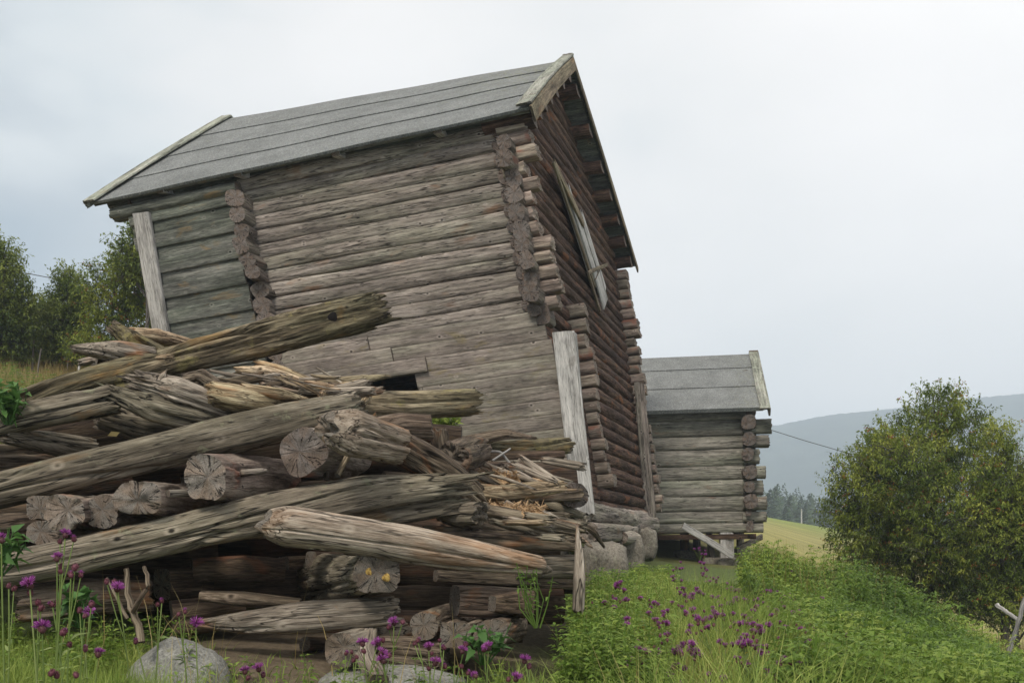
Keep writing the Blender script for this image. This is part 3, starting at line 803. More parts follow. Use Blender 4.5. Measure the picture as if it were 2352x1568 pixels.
barge(mb, U0 + .01, 0, -.03, 1.01, .10, .03, .025, 0, .6, nlv)
barge(mb, U0 + .08, 1, -.03, 1.01, .14, .03, .055, 0, .6, (1, 0, 0))
hbuild(mb, 'left_bargeboard', M['trim'])
mb = MB()
barge(mb, U1 - .05, 0, -.02, 1.02, .17, .03, .065, 0, .5, (1, 0, 0))
barge(mb, U1 - .05, 1, -.02, 1.02, .15, .025, .06, 0, .35, (1, 0, 0))
hbuild(mb, 'right_cap_board', M['trim'])
mb = MB()
barge(mb, U1 + .02, 0, -.03, 1.0, .17, .028, -.045, 0, .55, nlv)
barge(mb, U1 + .02, 1, -.03, 1.0, .15, .028, -.035, 0, .42, nlf)
hbuild(mb, 'right_bargeboard', M['gold'])
for (px, py) in ((368, 437), (545, 399), (770, 353), (1003, 301)):
    q = inv(px, py, 1, -OE + .01)
    mb = MB(); board(mb, (q[0], .05, q[2] + .04), (q[0] + rnd.uniform(-.01, .01), -OE + .0, q[2]), .07, .10, xf=hp, tint=.7, low=.05, grain=.1)
    hbuild(mb, 'rafter_end', M['pale'])

# pieces hanging on the gable
G = .07
def gq(px, py, c=G): return inv(px, py, 0, c)
mb = MB()
TL, TR, BL, BR = gq(1276, 392), gq(1336, 505), gq(1360, 650), gq(1388, 668)
for k, s_ in enumerate((.12, .37, .62, .88)):
    a_ = TL + (TR - TL) * s_; b_ = BL + (BR - BL) * s_; a_[0] += .03 * (k % 2); b_[0] += .03 * (k % 2)
    board(mb, tuple(a_), tuple(b_), .24, .03, xf=hp, up=(0, 1, 0), tint=(.45, .62, .5, .7)[k], low=.04, grain=.1, rag=(.10, .03))
hbuild(mb, 'hatch_boards', M['pale'])
mb = MB()
board(mb, tuple(gq(1272, 374, .13)), tuple(gq(1338, 512, .13)), .13, .04, xf=hp, up=(0, 0, 1), tint=.55, rag=(.03, .10))
board(mb, tuple(gq(1270, 372, .14)), tuple(gq(1366, 658, .14)), .07, .03, xf=hp, up=(0, 1, 0), tint=.35)
board(mb, tuple(gq(1350, 627, .16)), tuple(gq(1394, 608, .16)), .05, .03, xf=hp, tint=.3)
board(mb, tuple(gq(1351, 628, .14)), tuple(gq(1378, 714, .14)), .07, .03, xf=hp, up=(0, 1, 0), tint=.45)
hbuild(mb, 'hatch_frame', M['gold'])
mb = MB()
board(mb, tuple(gq(1372, 630, .12)), tuple(gq(1390, 698, .12)), .52, .03, xf=hp, up=(0, 1, 0), tint=.5, low=.03)
hbuild(mb, 'hanging_board', M['pale'])
mb = MB()   # narrow boards at the far corner
board(mb, tuple(inv(1470, 880, 1, W_ - .3)), tuple(inv(1498, 1192, 1, W_ - .3)), .14, .03, xf=hp, up=(1, 0, 0), tint=.45, low=.04)
board(mb, tuple(inv(1462, 878, 1, W_ - .32)), tuple(inv(1487, 1185, 1, W_ - .32)), .09, .03, xf=hp, up=(1, 0, 0), tint=.4, low=.04)
hbuild(mb, 'far_corner_boards', M['wall'])
# sill logs at the foot of the gable
mb = MB()
log(mb, [P(1340, 1175, 11.35), P(1475, 1195, 14.)], .13, .13, n=36, sq=2.4, low=.2, grain=.16, crack=.15, tint=.6, rag=(.05, .05))
log(mb, [P(1345, 1222, 11.2), P(1440, 1225, 12.6)], .15, .11, n=32, sq=4, low=.15, grain=.12, tint=.55, rag=(.03, .03))
log(mb, [P(1420, 1236, 12.0), P(1452, 1238, 12.3)], .13, .10, n=32, sq=2.4, low=.25, grain=.2, tint=.75, endn=.2)
log(mb, [P(1440, 1200, 13.2), P(1500, 1205, 14.2)], .12, .12, n=32, sq=2.4, low=.25, grain=.2, tint=.6)
hbuild(mb, 'sill_logs', M['wall'])

# ------------------------------------------------------------------ stones (one mesh each)
def hit(px, py, d0=6., d1=60.):
    D = np.linspace(d0, d1, 400); x = (px - CX) / F * D; z = (HY - py) / F * D; g = gz(x, D)
    i = int(np.argmax(g > z)); return np.array([x[i], D[i], g[i]])
def stone(name, label, c, r, seed, mat='found', blocky=8., cat='stone', group=None, amp=.24, res=44, rot=0.):
    mb = MB(); nu, nv = res, res // 2
    u = np.linspace(0, 2 * np.pi, nu, endpoint=False); v = np.linspace(0, np.pi, nv)
    Uu, Vv = np.meshgrid(u, v)
    d = np.stack([np.sin(Vv) * np.cos(Uu), np.sin(Vv) * np.sin(Uu), np.cos(Vv)], -1)
    k = (np.abs(d) ** blocky).sum(-1) ** (-1 / blocky)
    q = d * k[..., None]
    q = q * (1 + amp * fbm(q * 1.1 + seed * 3.7, 3)[..., None] + .05 * fbm(q * 6 + seed, 3)[..., None])
    # broken facets
    for s_ in range(5):
        nrm = np.random.default_rng(seed * 10 + s_).normal(size=3); nrm /= np.linalg.norm(nrm)
        dd = (q * nrm).sum(-1); lim = .82 if blocky < 4 else 1.22
        q = q - np.maximum(dd - lim, 0)[..., None] * nrm * .8
    q = q * np.array(r)
    cr, sr = math.cos(rot), math.sin(rot)
    q = np.stack([q[..., 0] * cr - q[..., 1] * sr, q[..., 0] * sr + q[..., 1] * cr, q[..., 2]], -1)
    i = np.arange(nv - 1)[:, None] * nu; j = np.arange(nu)[None]; j2 = (j + 1) % nu
    mb.add(q, f4=np.stack([i + j, i + nu + j, i + nu + j2, i + j2], -1).reshape(-1, 4), gc=q + seed)
    o = mb.build(name, M[mat]); o.location = c
    return tag(o, label, cat, group)
stone('foundation_stone', 'large pale foundation boulder under the near corner of the tall log barn', P(1385, 1322, 11.0), (.24, .4, .36), 3)
stone('foundation_stone', 'narrow flat foundation stone wedged behind the large corner boulder', P(1447, 1275, 12.4), (.15, .3, .26), 5)
stone('foundation_stone', 'lichened foundation stone below the far gable corner of the tall barn', P(1476, 1250, 13.6), (.17, .3, .22), 8)
for px, py, D, r in ((420, 1175, 11.4, .5), (620, 1175, 11.6, .5), (900, 1190, 11.6, .5), (1180, 1230, 11.4, .5)):
    q = P(px, py, D); o = stone('foundation_stone', 'rough foundation stone under the front wall, hidden behind the log pile', (q[0], q[1] + .6, q[2] - .1), (.6, .35, .5), int(px)); tag(o, group='hidden foundation stones')
stone('boulder', 'smooth speckled grey boulder in the grass at the bottom left, below the log pile', (P(400, 1590, 4.3)), (.235, .22, .24), 12, 'rock', 2.2, 'boulder', amp=.16, res=64)
stone('boulder', 'small grey boulder lying in the dry grass on the left hillside', hit(36, 884, 12) + [0, 0, .05], (.30, .3, .20), 21, 'rock', 2.2, 'boulder', amp=.25)
stone('boulder', 'low half buried boulder where the left hillside meets the log pile', hit(120, 898, 10) + [0, 0, .02], (.28, .3, .12), 22, 'rock', 2.2, 'boulder', amp=.25)
stone('boulder', 'flat pale boulder at the bottom centre beneath the fan shaped log end', P(900, 1577, 4.55), (.34, .25, .10), 23, 'rock', 2.5, 'boulder', amp=.2)

# ------------------------------------------------------------------ the low barn on stilts at the right
SK = 18.6 / 15.0; BO = P(1744, 1222, 15.0 * SK); phi = .16
def bp(q):
    q = np.asarray(q, float); u, v, w = q[..., 0], q[..., 1], q[..., 2]
    w = w + .012 * u
    u, v, w = u * SK, v * SK, w * SK
    return np.stack([BO[0] + u * math.cos(phi) + v * math.sin(phi), BO[1] - u * math.sin(phi) + v * math.cos(phi), BO[2] + w], -1)
sb = empty('storage_barn', tuple(BO)); tag(sb, 'small grey log storehouse on stilts with felt roof, behind and right of the tall barn', 'barn')
def bbuild(mb, name, mat, smooth=True):
    for k in range(len(mb.v)): mb.v[k] = mb.v[k] - BO
    return mb.build(name, mat, sb, smooth)
rows = [(961, 998), (998, 1029), (1029, 1067), (1067, 1100), (1100, 1138), (1138, 1173), (1173, 1199), (1199, 1222)]
mb = MB(); mh = MB(); mx = MB()
px2m = 15.0 / F
for kk, (ya, yb) in enumerate(rows):
    c = (1222 - (ya + yb) / 2) * px2m; h = (yb - ya) * px2m
    rt = -.20 if kk < 6 else (-.22 if kk == 6 else .06)
    tl = (.5, .45, .55, .42, .5, .55, .62, .62)[kk]
    log(mb, [(-2.75, .02, c), (-1.4, .0 + rnd.uniform(-.02, .02), c + rnd.uniform(-.01, .01)), (rt, .02, c)], .065, h * .525, n=44, step=.03, sq=2.9, low=.14, grain=.06, crack=.15, tint=tl, xf=bp)
    if kk < 7:
        log(mx, [(-.25, .03, c), (rnd.uniform(-.02, .12) + (.09 if kk < 2 else 0), .03, c)], .11, h * .46, n=28, step=.03, sq=3.6, low=.1, grain=.14, crack=.1, tint=rnd.uniform(.4, .65), xf=bp, rag=(0, .02))
for kk, (py, r, sq_) in enumerate(((972, .115, 2.6), (1010, .105, 2.2), (1044, .10, 2.2), (1085, .11, 2.2), (1118, .09, 2.), (1152, .115, 2.2), (1178, .05, 3.), (1208, .085, 4))):
    c = (1222 - py) * px2m
    log(mh, [(-.16 + rnd.uniform(-.02, .02), .12, c), (-.16 + rnd.uniform(-.03, .03), -.22 + rnd.uniform(-.04, .04), c)], r * (.62 if kk == 7 else .95), r, n=32, step=.03, sq=sq_, low=.12, grain=.12, crack=.2, tint=.28 if kk < 5 else .42, xf=bp, endn=.15)
log(mb, [(-2.75, .02, 1222 * 0 + 270 * px2m), (-.2, .02, 270 * px2m)], .10, .09, n=28, tint=.25, xf=bp)
bbuild(mb, 'front_log_wall', M['barn']); bbuild(mh, 'corner_log_ends', M['head']); bbuild(mx, 'projecting_log_ends', M['barn'])
mb = MB(); w = .0
while w < 2.85:
    c = w + .12; tn = .80; a_ = max(0, (c - 1.75) / tn)
    if 3.3 - 2 * a_ > .9:
        log(mb, [(-.14, a_ + .05, c), (-.14, 3.3 - a_, c)], .11, .115, n=20, step=.15, tint=rnd.uniform(.3, .6), xf=bp)
        log(mb, [(-2.7, a_ + .05, c), (-2.7, 3.3 - a_, c)], .11, .115, n=16, step=.3, tint=.4, xf=bp)
    w += .22
log(mb, [(-2.75, 3.2, .9), (0, 3.2, .9)], .05, .9, n=16, sq=8, step=.5, tint=.3, xf=bp)
bbuild(mb, 'side_walls', M['barn'])
mb = MB(); box(mb, (-2.75, -.05, -.10), (-.05, 3.3, -.02), bp, tint=.2); bbuild(mb, 'floor', M['gable'], False)
# its roof
ey = .0; bHE = (1222 - 943) * px2m; bHR = (HY - 814) / F * 16.7 - BO[2] / SK; bW = 3.4
def brp(u, s, side, lift):
    v = -.28 + (bW / 2 + .28) * s; w_ = bHE + (bHR - bHE) * s; tn = (bHR - bHE) / (bW / 2 + .28); nl = math.hypot(1, tn)
    v += -tn / nl * lift; w_ += lift / nl
    return (u, bW - v if side else v, w_)
mb = MB(); st = [-.01, .37, .72, 1.0]
for side in (0, 1):
    for kk in range(3):
        us = np.linspace(-2.95, .03, 40); ss = np.linspace(st[kk], min(1, st[kk + 1] + .02), 5)
        l0, l1 = (.022, .006) if kk else (.03, .006)
        top = np.array([[brp(u, s, side, l0 + (l1 - l0) * (s - ss[0]) / (ss[-1] - ss[0])) for u in us] for s in ss]); bot = np.array([[brp(u, s, side, -.03 if kk == 0 else -.006) for u in us] for s in ss])
        V = np.concatenate([top.reshape(-1, 3), bot.reshape(-1, 3)]); n_ = 200; f = []
        for a_ in range(4):
            for b_ in range(39):
                i0 = a_ * 40 + b_; f += [(i0, i0 + 1, i0 + 41, i0 + 40), (n_ + i0, n_ + i0 + 40, n_ + i0 + 41, n_ + i0 + 1)]
        for b_ in range(39): f += [(b_, n_ + b_, n_ + b_ + 1, b_ + 1), (160 + b_, 161 + b_, n_ + 161 + b_, n_ + 160 + b_)]
        for a_ in range(4): f += [(a_ * 40 + 39, n_ + a_ * 40 + 39, n_ + a_ * 40 + 79, a_ * 40 + 79)]
        mb.add(bp(V), f4=f, gc=V, tint=np.clip((V[:, 0] + .5) / 1.0, 0, .7))
bbuild(mb, 'roof_felt', M['felt'], False)
mb = MB()
for side in (0, 1):
    board(mb, brp(.05, -.04, side, .03), brp(.05, 1.02, side, .03), .15, .03, xf=bp, up=(1, 0, 0), tint=.55, grain=.15, rag=(.02, .0))
    board(mb, brp(.12, -.04, side, -.02), brp(.12, 1.0, side, -.02), .13, .03, xf=bp, tint=.4, grain=.1)
bbuild(mb, 'bargeboard', M['trim'])
for (x0, y0, x1, y1, ww, dd, t_, mt) in ((1668, 1222, 1670, 1300, .21, 15.1, .62, 'pale'), (1628, 1222, 1640, 1310, .09, 15.4, .5, 'wall'), (1572, 1222, 1574, 1300, .14, 16.0, .3, 'gable'), (1600, 1225, 1602, 1300, .12, 17.2, .3, 'wall'), (1700, 1225, 1700, 1300, .12, 17.8, .3, 'wall')):
    dd *= SK; ww *= SK
    mb = MB(); board(mb, P(x0, y0, dd), P(x1, y1, dd), ww, .14, up=(1, 0, 0), tint=t_, low=.05, grain=.08)
    bbuild(mb, 'stilt', M[mt])
mb = MB(); o_ = P(1622, 1240, 14.7 * SK); board(mb, P(1568, 1206, 14.62 * SK) - o_, P(1684, 1276, 14.85 * SK) - o_, .125, .03, tint=.62, low=.03, grain=.08)
o = mb.build('loose_plank', M['pale']); o.location = o_; tag(o, 'loose grey plank leaning diagonally against the stilts of the small storehouse', 'plank')
mb = MB(); o_ = P(1725, 1250, 20); board(mb, P(1690, 1262, 19.5) - o_, P(1750, 1232, 20.5) - o_, .12, .04, tint=.4, low=.03)
o = mb.build('loose_plank', M['wall']); o.location = o_; tag(o, 'dark broken plank end sticking out behind the stilts of the small storehouse', 'plank')
for px, D in ((1572, 16.), (1634, 15.4), (1668, 15.1), (1700, 17.8)):
    pz = P(px, 1300, D * SK); stone('footing_stone', 'flat stone under a stilt of the small storehouse', (pz[0], pz[1], float(gz(pz[0], pz[1])) + .02), (.2, .2, .12), int(px), group='stones under the stilts', res=24)

# ------------------------------------------------------------------ the collapsed log pile: every log, board and splinter is a thing
def piece(name, label, cat, mat, pts, flat=None, group=None, extra=None, **kw):
    """pts: (x, y, distance, half thickness) read off the photo, turned into metres at that distance; flat: half depth / half height"""
    Q = np.array([P(a, b, D) for a, b, D, r in pts])
    if pts[0][0] < -30: dq = Q[0] - Q[1]; Q[0] = Q[0] + dq / np.linalg.norm(dq) * .9 * (1 + .4 * math.sin(pts[0][1]))     # runs on past the frame
    o_ = Q.mean(0); R = np.array([r * D / F for a, b, D, r in pts])
    mb = MB()
    kw.setdefault('tint', .5); kw.setdefault('step', .018 if R.mean() > .04 else .025); kw.setdefault('n', 64 if R.mean() > .04 else 28)
    log(mb, Q - o_, R * (flat or 1.), R, **kw)
    if extra: extra(mb, o_)
    o = mb.build(name, M[mat]); o.location = o_
    return tag(o, label, cat, group)
LOG = dict(low=.17, grain=.08, crack=.26)
RUFF = dict(low=.30, grain=.26, crack=.42)
RG0 = np.random.default_rng(77)
# long beams
piece('lichen_beam', 'long lichen covered beam jutting up over the pile, drilled hole near its mossy raised end', 'beam', 'lich',
      [(-90, 985, 5.7, 44), (140, 905, 5.9, 42), (400, 828, 6.2, 38), (640, 766, 6.5, 40), (855, 712, 6.8, 38)], sq=3.0, rag=(.05, .16), ragf=2.2, low=.18, grain=.26, crack=.4, tint=.55, step=.012, n=110)
piece('rough_log', 'rough grey log end with a broken silvery tip at the upper left of the pile', 'log', 'grey',
      [(-70, 985, 5.0, 34), (90, 948, 5.05, 34), (255, 915, 5.15, 32)], rag=(0, .10), ragf=2.5, sq=2.8, tint=.62, **{**RUFF, 'grain': .2})
piece('split_log', 'short grey slab beneath the rough silvery log at the far left', 'log', 'grey',
      [(15, 1000, 5.0, 18), (110, 1015, 5.2, 26), (205, 1035, 5.5, 30)], rag=(.05, .02), sq=3, tint=.45, **LOG)
piece('rotten_log', 'dark orange rotten log in the shadow at the left edge of the pile', 'log', 'brown',
      [(-60, 1060, 5.1, 34), (60, 1058, 5.3, 34), (150, 1065, 5.6, 26)], rag=(.05, .08), tint=.35, **RUFF)
piece('long_log', 'long dark smooth log crossing the middle of the pile up to its orange torn end', 'log', 'grey',
      [(-90, 1150, 4.85, 42), (150, 1090, 4.95, 44), (420, 1025, 5.15, 42), (640, 975, 5.35, 40), (822, 935, 5.55, 37)], rag=(0, .06), ragf=3, sq=2.5, tint=.42, step=.012, n=110, **LOG)
piece('long_log', 'long pale grey log low in the pile, split into ragged slabs at its right end', 'log', 'grey',
      [(-40, 1318, 4.65, 34), (130, 1288, 4.7, 38), (330, 1243, 4.8, 42), (600, 1180, 4.95, 46), (840, 1130, 5.1, 42), (1030, 1112, 5.2, 28)], rag=(0, .24), ragf=2.4, sq=2.7, tint=.66, step=.011, n=120, low=.18, grain=.09, crack=.3)
piece('split_slab', 'ragged grey slab tucked under the split end of the long pale log', 'log', 'grey',
      [(560, 1215, 4.95, 24), (820, 1195, 5.15, 30), (1042, 1160, 5.25, 24)], rag=(0, .13), ragf=2.6, sq=3.2, tint=.6, **LOG)
piece('knobbed_log', 'pale log with a rough knobbly end and orange scar across the front of the pile', 'log', 'scar',
      [(612, 1204, 4.45, 40), (650, 1207, 4.45, 47), (760, 1222, 4.5, 43), (920, 1248, 4.6, 44), (1080, 1275, 4.75, 40), (1245, 1300, 4.9, 27)], rag=(.0, 0), taper_tip=(.72, 1), sq=2.2, tint=.72, step=.010, n=120, low=.18, grain=.07, crack=.22, endn=.6)
piece('thick_log', 'thick grey log end with two yellow knots in its cracked face, under the knobbed log', 'log', 'grey',
      [(868, 1316, 4.55, 52), (820, 1325, 5.0, 54), (740, 1330, 5.9, 58)], sq=3.0, tint=.45, endn=.10, **LOG)
piece('tapered_log', 'grey tapered log lying at the front foot of the pile, pointed at its left end', 'log', 'pinkgrey',
      [(455, 1432, 4.75, 9), (560, 1430, 4.7, 26), (700, 1417, 4.7, 36), (902, 1402, 4.7, 34)], rag=(.02, .045), ragf=3, sq=2.6, tint=.48, **LOG)
piece('plank', 'flat weathered board lying above the tapered log', 'plank', 'brown',
      [(462, 1368, 4.95, 10), (560, 1376, 4.95, 15), (690, 1388, 5.0, 12)], flat=2.5, sq=4, tint=.7, **LOG)
# ends facing the camera
piece('cracked_log', 'log with a wide star cracked end face, between the two long logs at centre left', 'log', 'headlit',
      [(472, 1100, 4.75, 52), (520, 1104, 5.1, 54), (640, 1112, 6.0, 55)], sq=2.6, tint=.50, low=.16, grain=.10, crack=.2, endn=.14)
piece('half_round_log', 'half round hewn log end with a fan shaped face, left of the star cracked log', 'log', 'headlit',
      [(322, 1142, 4.7, 34), (380, 1148, 5.1, 38), (470, 1150, 5.8, 40)], flat=1.4, sq=2.4, tint=.42, low=.3, grain=.12, crack=.2, endn=.2)
piece('log_end', 'grey pocked log end left of the half round log', 'log', 'headlit', [(238, 1172, 4.75, 40), (330, 1168, 5.6, 42)], sq=2.4, tint=.36, **LOG)
piece('log_end', 'silver log end with deep splits, third from the left edge in the lower row', 'log', 'headlit', [(148, 1174, 4.65, 36), (260, 1175, 5.5, 38)], flat=1.3, sq=2.8, tint=.55, endn=.25, **RUFF)
piece('log_end', 'small square grey log end at the left of the lower row', 'log', 'headlit', [(90, 1166, 4.75, 26), (200, 1170, 5.5, 28)], sq=5, tint=.4, **LOG)
piece('log_end', 'low rounded log end beneath the silver split one', 'log', 'headlit', [(100, 1222, 4.75, 30), (220, 1225, 5.5, 36)], flat=1.5, tint=.42, **LOG)
piece('rotten_log', 'dark red rotten log end at the left edge above the thistles', 'log', 'brown', [(-40, 1230, 4.75, 45), (68, 1222, 4.95, 40), (140, 1225, 5.3, 30)], rag=(0, .05), tint=.42, **RUFF)
piece('peg', 'pointed wooden peg sticking out beside the star cracked log', 'peg', 'wall', [(556, 1086, 5.0, 9), (614, 1080, 4.85, 6)], taper_tip=(1, .4), tint=.5, n=24, step=.01)
piece('peg', 'flat wooden tongue between the half round log and the star cracked log', 'peg', 'wall', [(385, 1133, 4.75, 8), (470, 1131, 4.95, 9)], tint=.38, sq=3, n=24)
piece('squared_log', 'log with a dark blackish green hexagonal end, centre of the pile', 'log', 'head',
      [(696, 1036, 4.9, 50), (735, 1040, 5.15, 50), (800, 1050, 5.9, 48)], sq=3.4, roll=.5, tint=.72, endn=.12, low=.12, grain=.08, crack=.1)
piece('gnarled_log', 'gnarled log with a bulging hollow grey end right of the dark hexagonal end', 'log', 'scar',
      [(752, 986, 4.75, 44), (800, 1000, 4.8, 52), (850, 1012, 4.95, 47), (918, 1028, 5.15, 40)], taper_tip=(.75, 1), sq=2.2, tint=.66, step=.010, n=120, low=.30, grain=.10, crack=.35, endn=.7, rag=(0, .03), ragf=4)
piece('long_log', 'brown log running down right from behind the gnarled grey one', 'log', 'brown',
      [(885, 1008, 5.3, 36), (960, 1050, 5.35, 40), (1030, 1095, 5.45, 40), (1096, 1150, 5.6, 33)], rag=(.02, .05), ragf=3, sq=2.4, tint=.95, step=.012, n=100, low=.18, grain=.10, crack=.3)
piece('stump_log', 'short brown log stub with fibrous side above the gnarled log', 'log', 'brown',
      [(862, 985, 5.7, 26), (915, 982, 5.75, 32), (988, 985, 5.8, 32)], rag=(.05, .015), sq=2.6, tint=.75, **LOG)
piece('stump_log', 'small dark brown stub standing right of the short fibrous log', 'log', 'brown', [(1005, 990, 6.0, 20), (1012, 1052, 6.0, 24)], rag=(.02, .05), tint=.45, **RUFF)
piece('log_end', 'rotten dark log end with a small grey knob, right of the gnarled log', 'log', 'brown', [(1040, 1050, 5.75, 32), (1090, 1035, 6.3, 34)], rag=(.03, 0), tint=.4, **RUFF)
piece('split_log', 'half log with a ragged lichen tuft at its right end, in front of the cladding', 'log', 'lich',
      [(820, 930, 6.2, 30), (930, 932, 6.4, 30), (1085, 925, 6.7, 32)], rag=(.02, .09), ragf=3, sq=3.2, tint=.85, **LOG)
# upper splinters
piece('broken_slab', 'mossy broken slab pointing up left above the long lichen beam', 'slab', 'lich', [(258, 752, 6.2, 14), (310, 788, 6.2, 24), (372, 822, 6.3, 24)], flat=1.6, rag=(.04, .04), sq=3, tint=.7, **RUFF)
piece('broken_slab', 'pale orange streaked slab behind the mossy broken slab', 'slab', 'rot', [(300, 768, 6.45, 14), (360, 775, 6.5, 18), (440, 790, 6.6, 10)], flat=2, rag=(.03, .02), sq=3, tint=.62, low=.15, grain=.2)
piece('broken_slab', 'grey splintered slab with a long thin tip over the trees at the upper left', 'slab', 'pinkgrey', [(168, 800, 6.0, 7), (215, 803, 6.05, 15), (270, 808, 6.1, 24), (350, 825, 6.2, 26)], flat=1.7, rag=(.02, .03), sq=2.8, tint=.52, **RUFF)
piece('broken_slab', 'small dark slab in the gap under the grey splintered slab', 'slab', 'deep', [(222, 826, 6.2, 14), (300, 842, 6.3, 16)], flat=2, tint=.5, **RUFF)
piece('splintered_log', 'splintered grey and orange log below the lichen beam, bristling at its upper end', 'log', 'pinkgrey', [(325, 880, 5.15, 22), (400, 900, 5.2, 34), (500, 935, 5.35, 30), (600, 960, 5.6, 20)], flat=1.3, rag=(.12, .04), ragf=3, sq=2.6, tint=.58, **RUFF)
piece('splintered_log', 'darker splintered log left of the bristling one, beside the silvery broken tip', 'log', 'grey', [(262, 905, 5.1, 22), (340, 935, 5.15, 34), (450, 960, 5.3, 34), (560, 975, 5.6, 22)], flat=1.2, rag=(.10, .02), ragf=3, sq=2.6, tint=.48, **RUFF)
piece('hollow_log', 'dark green bellied log in the shadow over the long dark log', 'log', 'grey', [(225, 955, 5.35, 26), (330, 980, 5.4, 34), (440, 985, 5.6, 26)], flat=1.1, rag=(.03, .02), tint=.35, **LOG)
piece('torn_stump', 'brown crumbly stump remnant under the lichen beam', 'stump', 'brown', [(420, 878, 5.6, 24), (462, 872, 5.6, 30), (505, 895, 5.6, 22)], rag=(.04, .04), tint=.7, **RUFF)
piece('orange_log', 'freshly broken log with a bright orange torn end in the upper middle of the pile', 'log', 'rot', [(480, 905, 5.25, 26), (540, 918, 5.3, 28), (620, 928, 5.45, 22), (700, 925, 5.6, 9)], flat=1.4, rag=(.05, .01), ragf=4, sq=2.6, tint=.45, **RUFF)
piece('split_board', 'pale split board running down right from the bright orange torn end', 'board', 'rot', [(560, 893, 5.35, 12), (640, 905, 5.4, 13), (705, 918, 5.5, 5)], flat=2, sq=4, rag=(.03, .02), tint=.7, low=.15, grain=.2)
piece('long_splinter', 'bright creamy splinter leaning against the cladding behind the pile', 'splinter', 'rot', [(545, 850, 6.2, 8), (610, 852, 6.25, 13), (700, 880, 6.3, 10), (782, 905, 6.35, 5)], flat=1.8, sq=3, rag=(.03, .05), tint=.9, low=.2, grain=.3)
piece('long_splinter', 'second creamy splinter just under the first, with frayed end', 'splinter', 'rot', [(590, 836, 6.4, 9), (650, 850, 6.4, 9), (730, 885, 6.4, 7)], flat=1.5, sq=3, rag=(.03, .05), tint=.85, low=.2, grain=.3)
piece('pointed_board', 'thin pointed board crossing in front of the dark hole in the cladding', 'board', 'gold', [(600, 888, 6.0, 8), (720, 882, 6.05, 11), (830, 872, 6.15, 10), (888, 864, 6.2, 4)], flat=2, sq=4, rag=(.02, .04), tint=.68, low=.12, grain=.15)
piece('short_board', 'short grey brown board end below the pointed board', 'board', 'grey', [(690, 900, 5.8, 12), (800, 903, 5.9, 14)], flat=2, sq=4, rag=(.02, .04), tint=.6, **LOG)
piece('short_board', 'dark stub of board between the creamy splinters and the lichen beam', 'board', 'brown', [(520, 880, 5.75, 10), (600, 865, 5.85, 12)], flat=1.6, sq=4, rag=(.02, .03), tint=.6, **LOG)
for k, (px, py, D, lab) in enumerate(((745, 902, 5.75, 'pale frayed chip standing up beside the short grey brown board'), (845, 915, 5.9, 'creamy wood chip on the end of the long dark log'), (855, 965, 5.55, 'pinkish wood chip lying above the gnarled log'), (735, 930, 5.4, 'frayed pale chip on top of the long dark log'), (376, 862, 5.15, 'small grey spike of wood standing on the splintered log'), (610, 900, 5.35, 'curled pale chip beside the pale split board'))):
    piece('wood_chip', lab, 'wood chip', 'rot' if k != 4 else 'pinkgrey', [(px - 10, py + 10, D, 7), (px, py, D, 9), (px + 6, py - 12, D, 3)], rag=(.01, .02), tint=.7, n=20, step=.008, low=.4, grain=.4, crack=0)
for k in range(44):
    if k < 24: px, py, D, an = RG0.uniform(520, 800), RG0.uniform(862, 912), RG0.uniform(5.5, 6.1), RG0.uniform(-.1, .55)
    else: px, py, D, an = RG0.uniform(1060, 1320), RG0.uniform(1050, 1215), RG0.uniform(5.9, 6.6), RG0.uniform(-.15, .75)
    L_ = RG0.uniform(22, 75) ; r_ = RG0.uniform(1.8, 5)
    piece('splinter', 'thin loose splinter of split wood scattered over the broken logs', 'splinter', ('rot', 'pinkgrey', 'gold', 'pinkgrey')[k % 4],
          [(px - L_ * math.cos(an), py - L_ * math.sin(an), D, r_ * .6), (px, py + RG0.uniform(-3, 3), D + .03, r_), (px + L_ * math.cos(an), py + L_ * math.sin(an), D + RG0.uniform(-.1, .15), r_ * .5)], rag=(.01, .03), sq=3.5, n=12, step=.02, low=.2, grain=.25, crack=0, tint=RG0.uniform(.45, .95), group='loose splinters on the pile')
for k in range(34):
    z_ = k % 4
    if z_ == 0: px, py, D, an = RG0.uniform(200, 420), RG0.uniform(815, 850), RG0.uniform(6.1, 6.4), RG0.uniform(-.3, .4)
    elif z_ == 1: px, py, D, an = RG0.uniform(560, 840), RG0.uniform(885, 915), RG0.uniform(5.7, 6.2), RG0.uniform(-.25, .3)
    elif z_ == 2: px, py, D, an = RG0.uniform(1090, 1300), RG0.uniform(1060, 1200), RG0.uniform(6.0, 6.5), RG0.uniform(-.1, .6)
    else: px, py, D, an = RG0.uniform(1020, 1300), RG0.uniform(1165, 1240), RG0.uniform(5.3, 5.45), RG0.uniform(-.05, .3)
    L_ = RG0.uniform(25, 62); r_ = RG0.uniform(6, 13)
    piece('broken_piece', 'short broken piece of split timber lying in the jumble of the pile', 'timber', ('pinkgrey', 'grey', 'brown', 'pinkgrey', 'rot')[int(RG0.integers(5))],
          [(px - L_ * math.cos(an), py - L_ * math.sin(an), D, r_ * .8), (px + L_ * math.cos(an), py + L_ * math.sin(an), D + RG0.uniform(-.1, .15), r_)], flat=RG0.uniform(.9, 1.6), rag=(.04, .05), ragf=4, sq=RG0.uniform(2.5, 4.5), n=32, step=.015, low=.25, grain=.2, crack=.3, tint=RG0.uniform(.45, .95), roll=RG0.uniform(-.6, .6), group='broken pieces in the pile')
